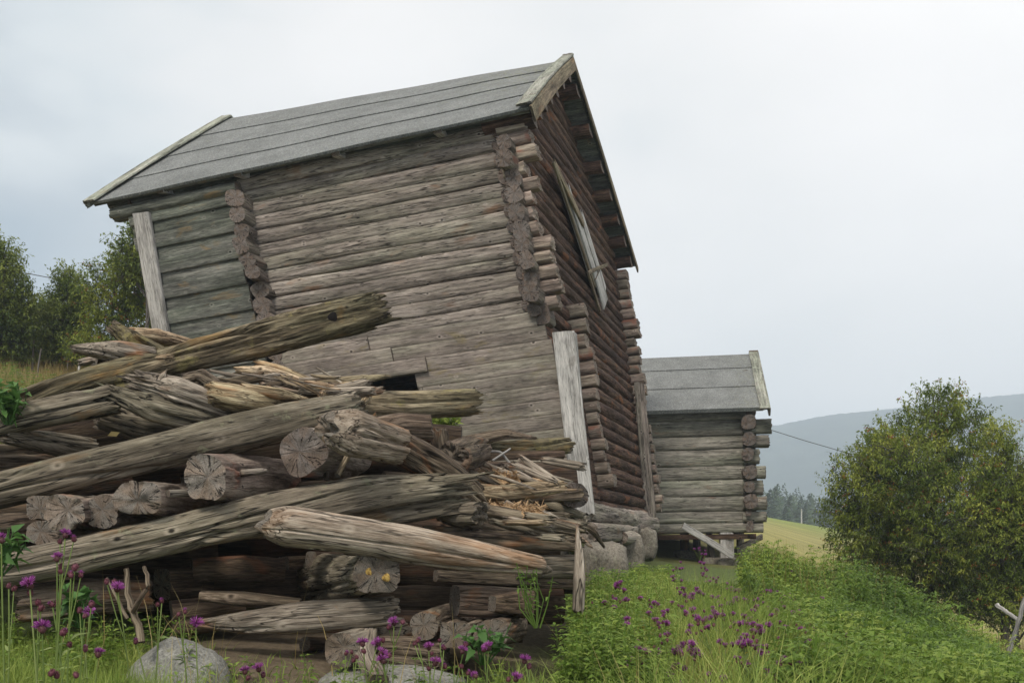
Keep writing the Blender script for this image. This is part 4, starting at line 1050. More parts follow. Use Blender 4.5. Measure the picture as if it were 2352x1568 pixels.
# right-hand debris
piece('curved_branch', 'curved bark covered limb lying against the cladding at the right of the pile', 'branch', 'brown', [(1040, 1020, 7.0, 14), (1090, 1008, 7.1, 14), (1160, 996, 7.2, 13), (1225, 1004, 7.3, 5)], rag=(.03, .05), tint=.8, **RUFF)
piece('half_log', 'pale torn half log lying level before the corner post', 'log', 'lich', [(1120, 1030, 7.3, 15), (1200, 1033, 7.4, 19), (1302, 1026, 7.6, 17)], flat=1.5, sq=3, rag=(.05, .04), tint=.95, **RUFF)
piece('thin_slab', 'thin dark grey slab pointing right across the corner post', 'slab', 'grey', [(1110, 1066, 7.0, 8), (1200, 1066, 7.1, 11), (1310, 1064, 7.3, 4)], flat=2, sq=3, rag=(.02, .03), tint=.6, **LOG)
piece('thin_slab', 'short slab in the shadow over the thin dark grey one', 'slab', 'deep', [(1050, 1052, 7.2, 12), (1180, 1050, 7.3, 14), (1290, 1045, 7.5, 10)], flat=2, sq=3, tint=.6, **LOG)
piece('stick', 'straight stick slanting down right over the orange wood dust', 'stick', 'pinkgrey', [(1060, 1045, 6.3, 5), (1150, 1080, 6.35, 6), (1245, 1112, 6.4, 5)], tint=.85, sq=4, n=16, low=.1, grain=.1)
piece('stick', 'shorter stick parallel to and left of the straight one', 'stick', 'pinkgrey', [(1052, 1070, 6.2, 5), (1110, 1098, 6.2, 7), (1160, 1122, 6.3, 5)], tint=.75, sq=4, n=16, low=.15, grain=.1)
piece('stick', 'thin bent grey twig with a fork above the thin slab', 'twig', 'pale', [(1110, 1035, 6.8, 3), (1150, 1037, 6.8, 3.), (1180, 1075, 6.8, 3)], tint=.2, n=10)
piece('stick', 'small grey twig crossing the bent forked one', 'twig', 'pale', [(1130, 1058, 6.6, 2.5), (1172, 1030, 6.9, 2)], tint=.2, n=10)
piece('orange_board', 'stout board with an orange broken left end, beneath the slanting sticks', 'board', 'rot', [(1092, 1132, 5.9, 14), (1150, 1132, 5.95, 19), (1230, 1124, 6.05, 19), (1292, 1116, 6.15, 12)], flat=1.4, sq=3, rag=(.05, .03), tint=.32, low=.14, grain=.12, crack=.2)
piece('short_board', 'brown board end resting right of the orange broken board', 'board', 'brown', [(1215, 1142, 6.3, 12), (1330, 1136, 6.5, 15)], sq=4, rag=(.02, .03), tint=.65, **LOG)
piece('log_end', 'dark oval log end in front of the foot of the corner post', 'log', 'head', [(1322, 1137, 6.5, 27), (1240, 1120, 7.4, 26)], flat=1.25, sq=2.3, tint=.55, **LOG)
piece('stick', 'long split stick slanting down right from below the orange broken board', 'stick', 'pinkgrey', [(1160, 1152, 5.9, 6), (1230, 1190, 5.95, 8), (1290, 1222, 6.0, 6)], tint=.6, sq=4, n=16, low=.15, grain=.12)
piece('stick', 'pair of split laths ending beside the splintered stake', 'stick', 'pinkgrey', [(1195, 1152, 6.1, 9), (1270, 1188, 6.1, 9), (1355, 1252, 6.2, 4)], tint=.7, sq=4, n=20, low=.15, grain=.2, rag=(.02, .04))
piece('stick', 'grey lath with a frayed tip reaching right in front of the foundation timber', 'stick', 'grey', [(1250, 1155, 6.6, 8), (1300, 1172, 6.6, 12), (1340, 1185, 6.7, 8)], tint=.7, sq=3, n=20, low=.2, grain=.2, rag=(.02, .03))
piece('stick', 'dark brown lath pointing down at the foundation boulder', 'stick', 'brown', [(1330, 1195, 6.5, 6), (1365, 1222, 6.5, 7), (1388, 1256, 6.6, 3)], tint=.65, sq=3, n=16, rag=(.01, .03))
piece('rotten_log', 'thick crumbling log with orange dust on top at the right of the pile', 'log', 'brown', [(1020, 1172, 5.35, 26), (1100, 1190, 5.45, 34), (1210, 1215, 5.6, 36), (1320, 1235, 5.8, 30)], rag=(.03, .08), ragf=3, sq=2.8, tint=.62, **RUFF)
piece('hewn_log', 'squared grey log end poking out above the crumbling log', 'log', 'grey', [(985, 1150, 5.5, 30), (1060, 1180, 5.3, 27), (1105, 1178, 5.2, 26)], sq=4, rag=(0, .03), tint=.5, **LOG)
piece('hewn_log', 'long flat brown beam running right beneath the crumbling log', 'log', 'brown', [(830, 1230, 5.3, 14), (1050, 1235, 5.35, 18), (1325, 1252, 5.5, 16)], sq=4, rag=(.02, .05), tint=.45, **LOG)
piece('hewn_log', 'greenish grey beam end behind the right tip of the knobbed log', 'log', 'grey', [(1180, 1300, 5.4, 26), (1316, 1300, 5.6, 28)], sq=3.4, tint=.5, **LOG)
piece('hewn_log', 'dark beam under the greenish grey beam end', 'log', 'brown', [(1000, 1322, 5.2, 14), (1320, 1340, 5.6, 14)], sq=4, tint=.5, **LOG)
piece('notched_log', 'dark log with a round notched face low on the right of the pile', 'log', 'brown', [(1045, 1378, 4.85, 32), (1130, 1382, 4.9, 34), (1205, 1384, 5.0, 32)], sq=3.6, tint=.6, **LOG)
piece('notched_log', 'dark block at the right end of the notched log', 'log', 'deep', [(1130, 1384, 4.75, 20), (1210, 1386, 4.85, 34)], sq=5, tint=.6, **LOG)
piece('short_log', 'sawn log end at the bottom of the pile, left of three', 'log', 'brown', [(972, 1440, 4.55, 32), (1030, 1420, 5.2, 34)], sq=2.3, tint=.9, **LOG)
piece('short_log', 'square notched log end at the bottom of the pile, middle of three', 'log', 'brown', [(1045, 1456, 4.5, 28), (1100, 1440, 5.2, 30)], flat=1.25, sq=5, tint=.85, **LOG)
piece('short_log', 'rounded cracked log end at the bottom of the pile, right of three', 'log', 'brown', [(1130, 1454, 4.5, 32), (1170, 1440, 5.2, 34)], flat=1.3, sq=2.4, tint=.72, **LOG)
piece('fan_log', 'log with a fan shaped cracked face resting on the pale flat boulder', 'log', 'pinkgrey', [(782, 1492, 4.45, 38), (830, 1480, 4.7, 40), (910, 1462, 5.2, 38)], sq=2.6, tint=.55, endn=.25, **LOG)
piece('red_log', 'reddish brown log end behind the centre thistles', 'log', 'brown', [(850, 1492, 4.7, 36), (940, 1500, 4.65, 40), (1022, 1508, 4.6, 36)], sq=2.8, rag=(.02, .03), tint=.62, **LOG)
piece('tilted_slab', 'slanting pale slab between the fan shaped log and the tapered log', 'slab', 'pinkgrey', [(852, 1436, 4.75, 12), (835, 1500, 4.45, 16), (868, 1562, 4.3, 16)], flat=1.5, sq=3, tint=.65, **LOG)
piece('dark_log', 'dark red stub in the mouth of the gap left of the fan shaped log', 'log', 'deep', [(700, 1478, 4.85, 16), (760, 1480, 5.0, 16)], tint=.7, **LOG)
piece('low_log', 'brown log behind the left thistles, under the long pale log', 'log', 'brown', [(40, 1390, 4.75, 40), (190, 1372, 4.85, 42), (345, 1368, 5.0, 34)], sq=2.4, tint=.7, rag=(.03, .02), **LOG)
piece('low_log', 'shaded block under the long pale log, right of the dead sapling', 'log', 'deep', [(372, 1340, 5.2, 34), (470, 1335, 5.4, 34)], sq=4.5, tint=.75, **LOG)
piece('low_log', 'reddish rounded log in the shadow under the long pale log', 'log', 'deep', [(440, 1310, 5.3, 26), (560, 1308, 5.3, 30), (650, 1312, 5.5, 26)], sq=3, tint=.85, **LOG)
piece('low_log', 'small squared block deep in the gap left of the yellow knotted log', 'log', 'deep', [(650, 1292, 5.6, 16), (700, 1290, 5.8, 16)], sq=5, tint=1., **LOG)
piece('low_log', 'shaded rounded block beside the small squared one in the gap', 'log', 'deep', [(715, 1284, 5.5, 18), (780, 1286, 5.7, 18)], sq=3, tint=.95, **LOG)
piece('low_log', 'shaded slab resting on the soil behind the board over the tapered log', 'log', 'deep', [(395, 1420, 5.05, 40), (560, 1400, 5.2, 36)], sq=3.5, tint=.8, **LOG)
piece('upright_stick', 'slanting orange stick under the gnarled log', 'stick', 'gold', [(800, 1045, 5.1, 7), (775, 1092, 5.0, 6)], tint=.6, n=16)
piece('upright_stick', 'short dark peg standing left of the slanting orange stick', 'stick', 'brown', [(748, 1060, 5.2, 7), (750, 1100, 5.1, 6)], tint=.7, n=16)
piece('splintered_stake', 'upright splintered pale stake at the right end of the pile', 'stake', 'pinkgrey', [(1327, 1400, 4.95, 13), (1330, 1330, 4.9, 13), (1330, 1265, 4.9, 9), (1326, 1210, 4.9, 3)], rag=(.03, .03), tint=.95, sq=2.6, step=.012, n=32, low=.3, grain=.3, crack=.25)
# filler logs in the heart of the pile, coloured dark for the shade of its gaps
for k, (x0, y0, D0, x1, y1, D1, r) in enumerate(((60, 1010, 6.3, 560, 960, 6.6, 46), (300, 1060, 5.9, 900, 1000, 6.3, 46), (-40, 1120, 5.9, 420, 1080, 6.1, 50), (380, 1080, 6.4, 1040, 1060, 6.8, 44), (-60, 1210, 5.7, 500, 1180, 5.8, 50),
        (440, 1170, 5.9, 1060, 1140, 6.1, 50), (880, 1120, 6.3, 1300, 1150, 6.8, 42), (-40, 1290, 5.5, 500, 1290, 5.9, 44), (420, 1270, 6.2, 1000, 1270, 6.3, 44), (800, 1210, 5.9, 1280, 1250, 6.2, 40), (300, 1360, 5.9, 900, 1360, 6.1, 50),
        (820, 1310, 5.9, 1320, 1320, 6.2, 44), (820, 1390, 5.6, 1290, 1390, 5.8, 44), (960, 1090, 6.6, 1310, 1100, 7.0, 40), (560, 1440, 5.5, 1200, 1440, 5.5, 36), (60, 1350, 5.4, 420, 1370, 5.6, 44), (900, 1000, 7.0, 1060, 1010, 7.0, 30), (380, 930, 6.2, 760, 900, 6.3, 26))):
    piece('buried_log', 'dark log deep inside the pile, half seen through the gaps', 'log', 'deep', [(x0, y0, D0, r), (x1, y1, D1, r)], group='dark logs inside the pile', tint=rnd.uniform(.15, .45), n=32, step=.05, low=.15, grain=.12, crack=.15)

# drilled hole and yellow knots: a black disc paints the hole's shade, yellow discs are the knots
def disc(name, parent, c, r, mat, nrm=(0, -1, 0), tint=.5, depth=.01):
    mb = MB(); n = 20; a_ = np.linspace(0, 2 * np.pi, n, endpoint=False)
    z = np.array(nrm, float); z /= np.linalg.norm(z); x = np.cross(z, (0, 0, 1)); x /= np.linalg.norm(x); y = np.cross(z, x)
    rr_ = r * (1 + .12 * np.sin(a_ * 3 + 1))
    V = np.concatenate([np.array([z * depth]), x * (rr_ * np.cos(a_) * .5)[:, None] + y * (rr_ * np.sin(a_) * .5)[:, None] + z * depth * .8, x * (rr_ * np.cos(a_))[:, None] + y * (rr_ * np.sin(a_))[:, None] - z * depth])
    V = V + np.asarray(c) - np.array(parent.location)
    i = np.arange(n); j = (i + 1) % n
    mb.add(V, f3=np.stack([0 * i, 1 + i, 1 + j], -1), f4=np.stack([1 + i, 1 + n + i, 1 + n + j, 1 + j], -1), tint=tint)
    return mb.build(name, M[mat], parent)
def by(label_start):
    for o in bpy.data.objects:
        if str(o.get('label', '')).startswith(label_start): return o
mdark, mt_, mb_ = newmat('hole_shadow'); mb_.inputs['Base Color'].default_value = (.006, .004, .003, 1); M['hole'] = mdark
myk, mt_, mb_ = newmat('yellow_knot'); g_ = T(mt_); co_ = g_.attr('gc').outputs['Vector']
mt_.links.new(g_.ramp(g_.noise(co_, 60, 3, .6), ((.35, (.12, .06, .015)), (.6, (.42, .28, .08)))), mb_.inputs['Base Color']); M['knot'] = myk
disc('drilled_hole', by('long lichen covered'), P(764, 727, 6.43), .031, 'hole', tint=.3, depth=.003)
disc('knot', by('thick grey log end with'), P(842, 1312, 4.535), .024, 'knot', depth=.003)
disc('knot', by('thick grey log end with'), P(887, 1326, 4.535), .019, 'knot', depth=.003)

# orange wood dust
def mound(name, label, px, py, D, rx, ry, rz, seed):
    c = P(px, py, D); mb = MB(); u = np.linspace(-1, 1, 60); Uu, Vv = np.meshgrid(u, u); r2 = np.sqrt(Uu ** 2 + Vv ** 2)
    q = np.stack([Uu * 4, Vv * 4, 0 * Uu + seed], -1)
    z = np.maximum(1 - r2 ** 2, -.3) * rz + fbm(q, 3) * rz * .7 + perlin(q * 7) * rz * .35
    i = np.arange(59)[:, None] * 60; j = np.arange(59)[None]
    mb.add(np.stack([Uu * rx, Vv * ry, z], -1), f4=np.stack([i + j, i + j + 1, i + 61 + j, i + 60 + j], -1).reshape(-1, 4))
    r_ = np.random.default_rng(seed)      # loose fibres
    n = 500; p0 = np.stack([r_.uniform(-.9, .9, n) * rx, r_.uniform(-.9, .9, n) * ry, r_.uniform(.2, 1.2, n) * rz], -1)
    d = r_.normal(size=(n, 3)); d[:, 2] = np.abs(d[:, 2]) * .5; d /= np.linalg.norm(d, axis=1)[:, None]; d *= r_.uniform(.02, .07, n)[:, None]
    s = r_.normal(size=(n, 3)) * .002
    V = np.stack([p0 - s, p0 + s, p0 + d + s, p0 + d - s], 1)
    mb.add(V, f4=np.arange(n * 4).reshape(n, 4))
    o = mb.build(name, M['dust']); o.location = c; tag(o, label, 'wood dust', kind='stuff')
mound('wood_dust', 'orange crumbled wood dust and fibres on the crumbling log', 1165, 1185, 5.65, .24, .14, .05, 3)
mound('wood_dust', 'orange crumbled wood fibres between the slanting sticks', 1135, 1108, 6.35, .17, .12, .05, 4)
# yellow leaf
mb = MB(); mb.add(np.array([(-.035, 0, -.01), (-.01, -.01, .012), (.03, 0, .008), (.012, .0, -.014)]), f4=[(0, 1, 2, 3)], tint=.6)
o = mb.build('fallen_leaf', M['dry']); o.location = P(262, 996, 5.15); tag(o, 'single yellow leaf caught in the dark gap of the pile', 'leaf')

# ------------------------------------------------------------------ plants
RG = np.random.default_rng(42)
def blades(mb, base, h, w, lean, az, tint, seg=3, curve=1.0):
    """grass blades: base Nx3, heights, widths, lean (horizontal tip offset / height), azimuth"""
    n = len(base)
    d = np.stack([np.cos(az), np.sin(az), np.zeros(n)], -1)
    fa = az + RG.uniform(-1.2, 1.2, n) + np.pi / 2
    s = np.stack([np.cos(fa), np.sin(fa), np.zeros(n)], -1)
    V = []
    for k in range(seg + 1):
        t = k / seg
        c = base + d * (lean * h * t ** (1 + curve))[:, None] + np.array([0, 0, 1.]) * (h * (t - .25 * lean * t * t))[:, None]
        ww = (w * (1 - t) ** .7 * .5 + .0002)[:, None]
        V += [c - s * ww, c + s * ww]
    V = np.stack(V, 1); m = 2 * (seg + 1)
    f = [np.stack([np.arange(n) * m + 2 * k + a for a in (0, 1, 3, 2)], -1) for k in range(seg)]
    mb.add(V, f4=np.concatenate(f), tint=np.repeat(tint, m))
def leaves(mb, pos, dr, L, Wd, tint, droop=.25, fold=.25):
    """pointed leaves with a fold; pos Nx3, dr unit direction Nx3"""
    n = len(pos); up = np.array([0, 0, 1.]) + RG.normal(size=(n, 3)) * .35
    s = np.cross(dr, up); s /= np.linalg.norm(s, axis=1)[:, None] + 1e-9
    nn = np.cross(s, dr)
    L = np.broadcast_to(L, (n,))[:, None]; Wd = np.broadcast_to(Wd, (n,))[:, None]
    a = pos; m = pos + dr * L * .45 + nn * L * .03; tip = pos + dr * L - np.array([0, 0, 1.]) * L * droop
    l = pos + dr * L * .35 + s * Wd * .5 + nn * Wd * fold; r = pos + dr * L * .35 - s * Wd * .5 + nn * Wd * fold
    V = np.stack([a, l, tip, r, m], 1)
    i = np.arange(n) * 5
    mb.add(V, f3=np.concatenate([np.stack([i, i + 1, i + 4], -1), np.stack([i + 1, i + 2, i + 4], -1), np.stack([i, i + 4, i + 3], -1), np.stack([i + 4, i + 2, i + 3], -1)]), tint=np.repeat(tint, 5))
def unit(v): return v / (np.linalg.norm(v, axis=-1, keepdims=True) + 1e-9)
def tube(mb, pts, r0, r1, n=5, tint=.5, mat=0):
    pts = np.asarray(pts, float); m = len(pts); t = np.gradient(pts, axis=0); t = unit(t)
    a = np.cross(t, (0.31, .2, .93)); a = unit(a); b = np.cross(t, a); th_ = np.linspace(0, 2 * np.pi, n, endpoint=False)
    rr_ = np.linspace(r0, r1, m)[:, None, None]
    V = pts[:, None] + rr_ * (np.cos(th_)[None, :, None] * a[:, None] + np.sin(th_)[None, :, None] * b[:, None])
    i = np.arange(m - 1)[:, None] * n; j = np.arange(n)[None]; j2 = (j + 1) % n
    g_ = np.stack([np.broadcast_to(np.cumsum(np.r_[0, np.linalg.norm(np.diff(pts, axis=0), axis=1)])[:, None], (m, n)), np.broadcast_to(np.cos(th_) * r0, (m, n)), np.broadcast_to(np.sin(th_) * r0, (m, n))], -1)
    mb.add(V, f4=np.stack([i + j, i + j2, i + n + j2, i + n + j], -1).reshape(-1, 4), gc=g_.reshape(-1, 3), tint=tint, mat=mat)

def scatter(n, kr, yr, dens=None, pw=1.0):
    """world points in a fan kr = (x/y range), yr = distance range"""
    y = np.exp(RG.uniform(np.log(yr[0]), np.log(yr[1]), n)) if pw == 0 else (RG.uniform(yr[0] ** pw, yr[1] ** pw, n)) ** (1 / pw)
    x = y * RG.uniform(kr[0], kr[1], n)
    if dens is not None:
        k = RG.random(n) < dens(x, y); x, y = x[k], y[k]
    return x, y
def nz2(x, y, s, o=0): return fbm(np.stack([x * s, y * s, 0 * x + o], -1), 2)
def infoot(x, y):
    """inside the tall barn, the pile or the low barn"""
    ca, sa = math.cos(-.29), math.sin(-.29); dx, dy = x - HP[1], y - HP[2]
    u = dx * ca + dy * sa; v = -dx * sa + dy * ca
    a = (u < .05) & (u > -5.2) & (v > -.1) & (v < 5.6)
    pile = (y > 4.65) & (y < 8.0) & (x / y < .062) & (x / y > -.6)
    return a | pile
KD = .075   # right edge of the pile as x/y
# meadow grass on the right
mb = MB()
x, y = scatter(150000, (-.02, .62), (3.0, 14.), lambda x, y: np.clip(.75 + nz2(x, y, 1.2) * 1.6, .15, 1) * np.where(x / y > .33, .5, 1) * ~infoot(x, y) * np.where((x / y < .05) & (y > 4.5), 0, 1), 1.2)
n = len(x); h = RG.uniform(.16, .46, n) * np.clip(1.05 + nz2(x, y, 1.0, 5) * 1.5, .45, 1.7) * np.clip(1.15 - .03 * y, .7, 1); h *= np.where(x / y < .13, .75, 1) * np.where((x / y < .245) & (y > 8.5), .42, 1)
base = np.stack([x, y, gz(x, y) - .02], -1)
blades(mb, base, h, RG.uniform(.0035, .008, n), RG.uniform(.1, .9, n), RG.uniform(0, 6.28, n), np.clip(.52 + nz2(x, y, .9, 9) * .9 + RG.normal(size=n) * .24, 0, 1))
# foreground at the left
x, y = scatter(60000, (-.56, -.17), (2.3, 4.9), lambda x, y: np.where((x / y > -.38), np.clip(.5 - (x / y + .38) * 3 - (y - 3.4) * .5, .04, .7), 1) * np.clip(1.2 + nz2(x, y, 2.) * 2 - np.clip((x / y + .36) * 3, 0, .9), .05, 1), 1.3)
n = len(x); h = RG.uniform(.16, .40, n) * np.clip(1.0 + nz2(x, y, 1.5, 5), .5, 1.5) * np.clip(1 - (x / y + .45) * 1.6, .35, 1.1) * np.clip(1.25 - (y - 2.6) * .42, .3, 1.15)
base = np.stack([x, y, gz(x, y) - .02], -1)
blades(mb, base, h, RG.uniform(.003, .0075, n), RG.uniform(.1, .9, n), RG.uniform(0, 6.28, n), np.clip(.5 + nz2(x, y, 2, 9) * .7 + RG.normal(size=n) * .18, 0, 1))
x, y = scatter(30000, (-1.5, -.56), (2.3, 12), lambda x, y: np.clip(.8 + nz2(x, y, 1.2), .2, 1) + 0 * x)
n = len(x); blades(mb, np.stack([x, y, gz(x, y) - .02], -1), RG.uniform(.15, .45, n), RG.uniform(.005, .011, n), RG.uniform(.1, .8, n), RG.uniform(0, 6.28, n), np.clip(.55 + RG.normal(size=n) * .2, 0, 1))
# sparse tufts along the foot of the pile and at the bottom centre
x, y = scatter(26000, (-.22, .12), (3.2, 4.9), lambda x, y: np.clip(-.12 + nz2(x, y, 2.6, 3) * 1.6 + np.clip((x / y - .0) * 9, 0, 1), 0, 1) * np.where((x / y < -.0) & (y > 4.3), .3, 1), 1.3)
n = len(x); h = RG.uniform(.05, .17, n) * np.clip(1 - (y - 4) * .3, .5, 1) * np.where(x / y > .03, 1.5, 1)
blades(mb, np.stack([x, y, gz(x, y) - .02], -1), h, RG.uniform(.003, .007, n), RG.uniform(.2, 1.1, n), RG.uniform(0, 6.28, n), np.clip(.3 + RG.normal(size=n) * .17, 0, 1))
# slope right of the nettles
x, y = scatter(22000, (.25, .5), (14, 22), lambda x, y: np.clip(.8 - (y - 14) * .06, .1, 1) + 0 * x)
n = len(x); base = np.stack([x, y, gz(x, y) - .02], -1)
blades(mb, base, RG.uniform(.15, .4, n), RG.uniform(.008, .016, n), RG.uniform(.1, .6, n), RG.uniform(0, 6.28, n), np.clip(.6 + RG.normal(size=n) * .2, 0, 1))
tag(mb.build('meadow_grass', M['grass']), 'long green grass on the slope and round the pile', 'grass', kind='stuff')

def crestw(x, y):   # the nettle belt along the crest
    k = x / y
    yc = np.interp(k, [.2, .27, .38, .52], [12.2, 11.2, 10.6, 9.3]); return yc
# dry grass: left hillside, right edge, and a few bleached stalks in the meadow
mb = MB()
x, y = scatter(90000, (-.62, -.28), (13, 34), lambda x, y: np.clip(.8 + nz2(x, y, .4) * 1.2, .1, 1) * ~infoot(x, y), .8)
n = len(x); blades(mb, np.stack([x, y, gz(x, y) - .03], -1), RG.uniform(.2, .6, n), RG.uniform(.008, .018, n), RG.uniform(.05, .5, n), RG.uniform(0, 6.28, n), np.clip(.45 + nz2(x, y, .3, 4) * .8 + RG.normal(size=n) * .2, 0, 1))
x, y = scatter(16000, (-1.3, -.62), (12, 26))
n = len(x); blades(mb, np.stack([x, y, gz(x, y) - .03], -1), RG.uniform(.2, .5, n), RG.uniform(.010, .02, n), RG.uniform(.05, .5, n), RG.uniform(0, 6.28, n), np.clip(.5 + RG.normal(size=n) * .2, 0, 1))
x, y = scatter(26000, (.44, .95), (12, 24))
n = len(x); blades(mb, np.stack([x, y, gz(x, y) - .03], -1), RG.uniform(.15, .5, n), RG.uniform(.006, .012, n), RG.uniform(.05, .5, n), RG.uniform(0, 6.28, n), np.clip(.5 + RG.normal(size=n) * .2, 0, 1))
x, y = scatter(5200, (-.5, .5), (2.8, 9), lambda x, y: np.clip(nz2(x, y, 1.7, 21) * 1.6, 0, 1) * ~infoot(x, y))
n = len(x); blades(mb, np.stack([x, y, gz(x, y) - .03], -1), RG.uniform(.2, .55, n), RG.uniform(.002, .005, n), RG.uniform(.1, .8, n), RG.uniform(0, 6.28, n), np.clip(.5 + RG.normal(size=n) * .2, 0, 1))
x, y = scatter(900, (.24, .56), (8.0, 12.5), lambda x, y: np.exp(-((y - crestw(x, y)) / 1.3) ** 2))
n = len(x); blades(mb, np.stack([x, y, gz(x, y) - .03], -1), RG.uniform(.5, .9, n), RG.uniform(.004, .008, n), RG.uniform(.05, .35, n), RG.uniform(0, 6.28, n), np.clip(.2 + RG.normal(size=n) * .2, 0, 1))
x, y = scatter(2600, (.06, .4), (4.5, 9.5), lambda x, y: np.clip(.3 + nz2(x, y, 1.1, 41) * 1.6, 0, 1))
n = len(x); blades(mb, np.stack([x, y, gz(x, y) - .03], -1), RG.uniform(.3, .6, n), RG.uniform(.002, .004, n), RG.uniform(.1, .6, n), RG.uniform(0, 6.28, n), np.clip(.35 + RG.normal(size=n) * .25, 0, 1))
tag(mb.build('dry_grass', M['dry']), 'yellow dry grass on the hillside and among the meadow', 'grass', kind='stuff')

# leafy herbs and nettles
def herbs(mb, x, y, hh, nodes, leafL, leafW, tint, spread=.35, per=3, stem=True, droop=.3):
    n = len(x); base = np.stack([x, y, gz(x, y)], -1)
    lean = RG.normal(size=(n, 2)) * .12
    top = base + np.stack([lean[:, 0] * hh, lean[:, 1] * hh, hh], -1)
    for k in range(nodes):
        t = .22 + .78 * (k + .5) / nodes
        c = base + (top - base) * t
        a0 = RG.uniform(0, 6.28, n)
        for q in range(per):
            a = a0 + q * 2 * np.pi / per + RG.normal(size=n) * .25
            d = unit(np.stack([np.cos(a), np.sin(a), RG.uniform(-.1, .55, n) + .3 * (t > .85)], -1))
            s = (1.15 - .55 * t) * RG.uniform(.75, 1.2, n)
            leaves(mb, c + d * spread * .03, d, leafL * s, leafW * s, np.clip(tint + RG.normal(size=n) * .1 + .22 * (t - .55), 0, 1), droop=droop)
    if stem:
        s = RG.normal(size=(n, 3)) * .0015; s[:, 2] = 0
        V = np.stack([base - s - [.0015, 0, 0], base + s + [.0015, 0, 0], top + s, top - s], 1)
        mb.add(V, f4=np.arange(n * 4).reshape(n, 4), tint=.3)
mb = MB()
x, y = scatter(6500, (.236, .56), (7.2, 13.2), lambda x, y: np.exp(-((y - crestw(x, y)) / 1.0) ** 2))
tt_ = np.clip(.42 + nz2(x, y, .9, 2) * .9, .05, .95)
herbs(mb, x, y, RG.uniform(.45, .75, len(x)) * np.where(x / y > .37, .85, 1) * np.clip(1 + nz2(x, y, .9, 51) * .9, .55, 1.3) * np.where(x / y < .33, .72, 1), 7, .105, .045, tt_, per=3, droop=.45)
x, y = scatter(1500, (.30, .50), (5.6, 8.6), lambda x, y: np.exp(-((x / y - .40) / .07) ** 2 - ((y - 7.0) / 1.1) ** 2))
herbs(mb, x, y, RG.uniform(.35, .6, len(x)), 7, .10, .045, np.clip(.22 + RG.normal(size=len(x)) * .12, 0, 1), per=3, droop=.45)
tag(mb.build('nettle_patch', M['nettle']), 'dense nettles along the crest of the slope', 'nettles', kind='stuff')
mb = MB()
x, y = scatter(5200, (.045, .58), (4.3, 12.5), lambda x, y: np.clip(.35 + nz2(x, y, 1.3, 14) * 2.2, 0, 1) * ~infoot(x, y) * np.where((x / y > .1) & (x / y < .3) & (y < 8.5), .3, 1))
herbs(mb, x, y, RG.uniform(.14, .38, len(x)) * np.where((x / y < .245) & (y > 8.5), .3, 1), 6, .06, .022, np.clip(.5 + nz2(x, y, 1., 7) * .8, 0, 1), per=4, droop=.2)
x, y = scatter(4200, (.26, .58), (4.2, 9.0), lambda x, y: np.clip(.55 + nz2(x, y, .9, 61) * 1.8 + (x / y - .36) * 2, 0, 1))
herbs(mb, x, y, RG.uniform(.25, .55, len(x)), 7, .085, .034, np.clip(.45 + nz2(x, y, .8, 67) * 1.0, 0, 1), per=4, droop=.3)
x, y = scatter(2600, (.085, .24), (8.6, 13.5), lambda x, y: (~infoot(x, y)) * .8 + 0 * x)
herbs(mb, x, y, RG.uniform(.18, .42, len(x)) * np.clip(1.2 - (y - 9) * .13, .45, 1) * np.where(x / y > .165, .5, 1), 7, .07, .026, np.clip(.42 + nz2(x, y, 1., 7) * .9, 0, 1), per=4, droop=.2)
x, y = scatter(1500, (-.56, .1), (3.0, 4.8), lambda x, y: np.clip(.15 + nz2(x, y, 1.8, 31) * 2, 0, 1) * np.where(x / y > -.28, .35, 1))
herbs(mb, x, y, RG.uniform(.08, .22, len(x)), 5, .05, .02, np.clip(.45 + RG.normal(size=len(x)) * .15, 0, 1), per=4, droop=.2)
x, y = scatter(650, (.05, .16), (4.3, 6.6), lambda x, y: np.where((x / y < .065) & (y > 4.6), 0, 1))
herbs(mb, x, y, RG.uniform(.2, .46, len(x)), 7, .065, .024, np.clip(.5 + RG.normal(size=len(x)) * .15, 0, 1), per=4, droop=.25)
x, y = scatter(1300, (-.60, -.46), (12.5, 20), None)
herbs(mb, x, y, RG.uniform(.2, .5, len(x)), 6, .09, .035, np.clip(.4 + RG.normal(size=len(x)) * .15, 0, 1), per=4)
tag(mb.build('leafy_weeds', M['herb']), 'low leafy weeds through the grass', 'weeds', kind='stuff')

def shrub(name, label, cat, c, nst, h, r, L, Wd, mat, tint, per=10, group=None):
    mb = MB(); c = np.asarray(c, float)
    for k in range(nst):
        a = RG.uniform(0, 6.28); rr_ = r * math.sqrt(RG.random()); tip = np.array([math.cos(a) * rr_, math.sin(a) * rr_, h * RG.uniform(.6, 1)])
        b0 = tip * np.array([.15, .15, 0]); mid = (b0 + tip) / 2 + RG.normal(size=3) * .02
        pts = np.array([b0, mid, tip]); tube(mb, pts, .004, .002, 4, .3)
        t = RG.uniform(.3, 1, per)[:, None]; p = b0 + (tip - b0) * t
        d = unit(RG.normal(size=(per, 3)) * [1, 1, .5] + [0, 0, .25])
        leaves(mb, p, d, L * RG.uniform(.7, 1.2, per), Wd * RG.uniform(.8, 1.2, per), np.clip(tint + RG.normal(size=per) * .15, 0, 1))
    o = mb.build(name, M[mat]); o.location = c; return tag(o, label, cat, group)
shrub('green_shrub', 'bright green leafy sprig growing up between the pile and the cladding', 'shrub', P(1020, 1015, 7.6), 34, .24, .13, .06, .028, 'herb', .85, 12)
shrub('green_shrub', 'tiny green sprig in the debris under the slanting sticks', 'shrub', P(1048, 1085, 5.9), 10, .07, .06, .035, .018, 'herb', .8, 8)
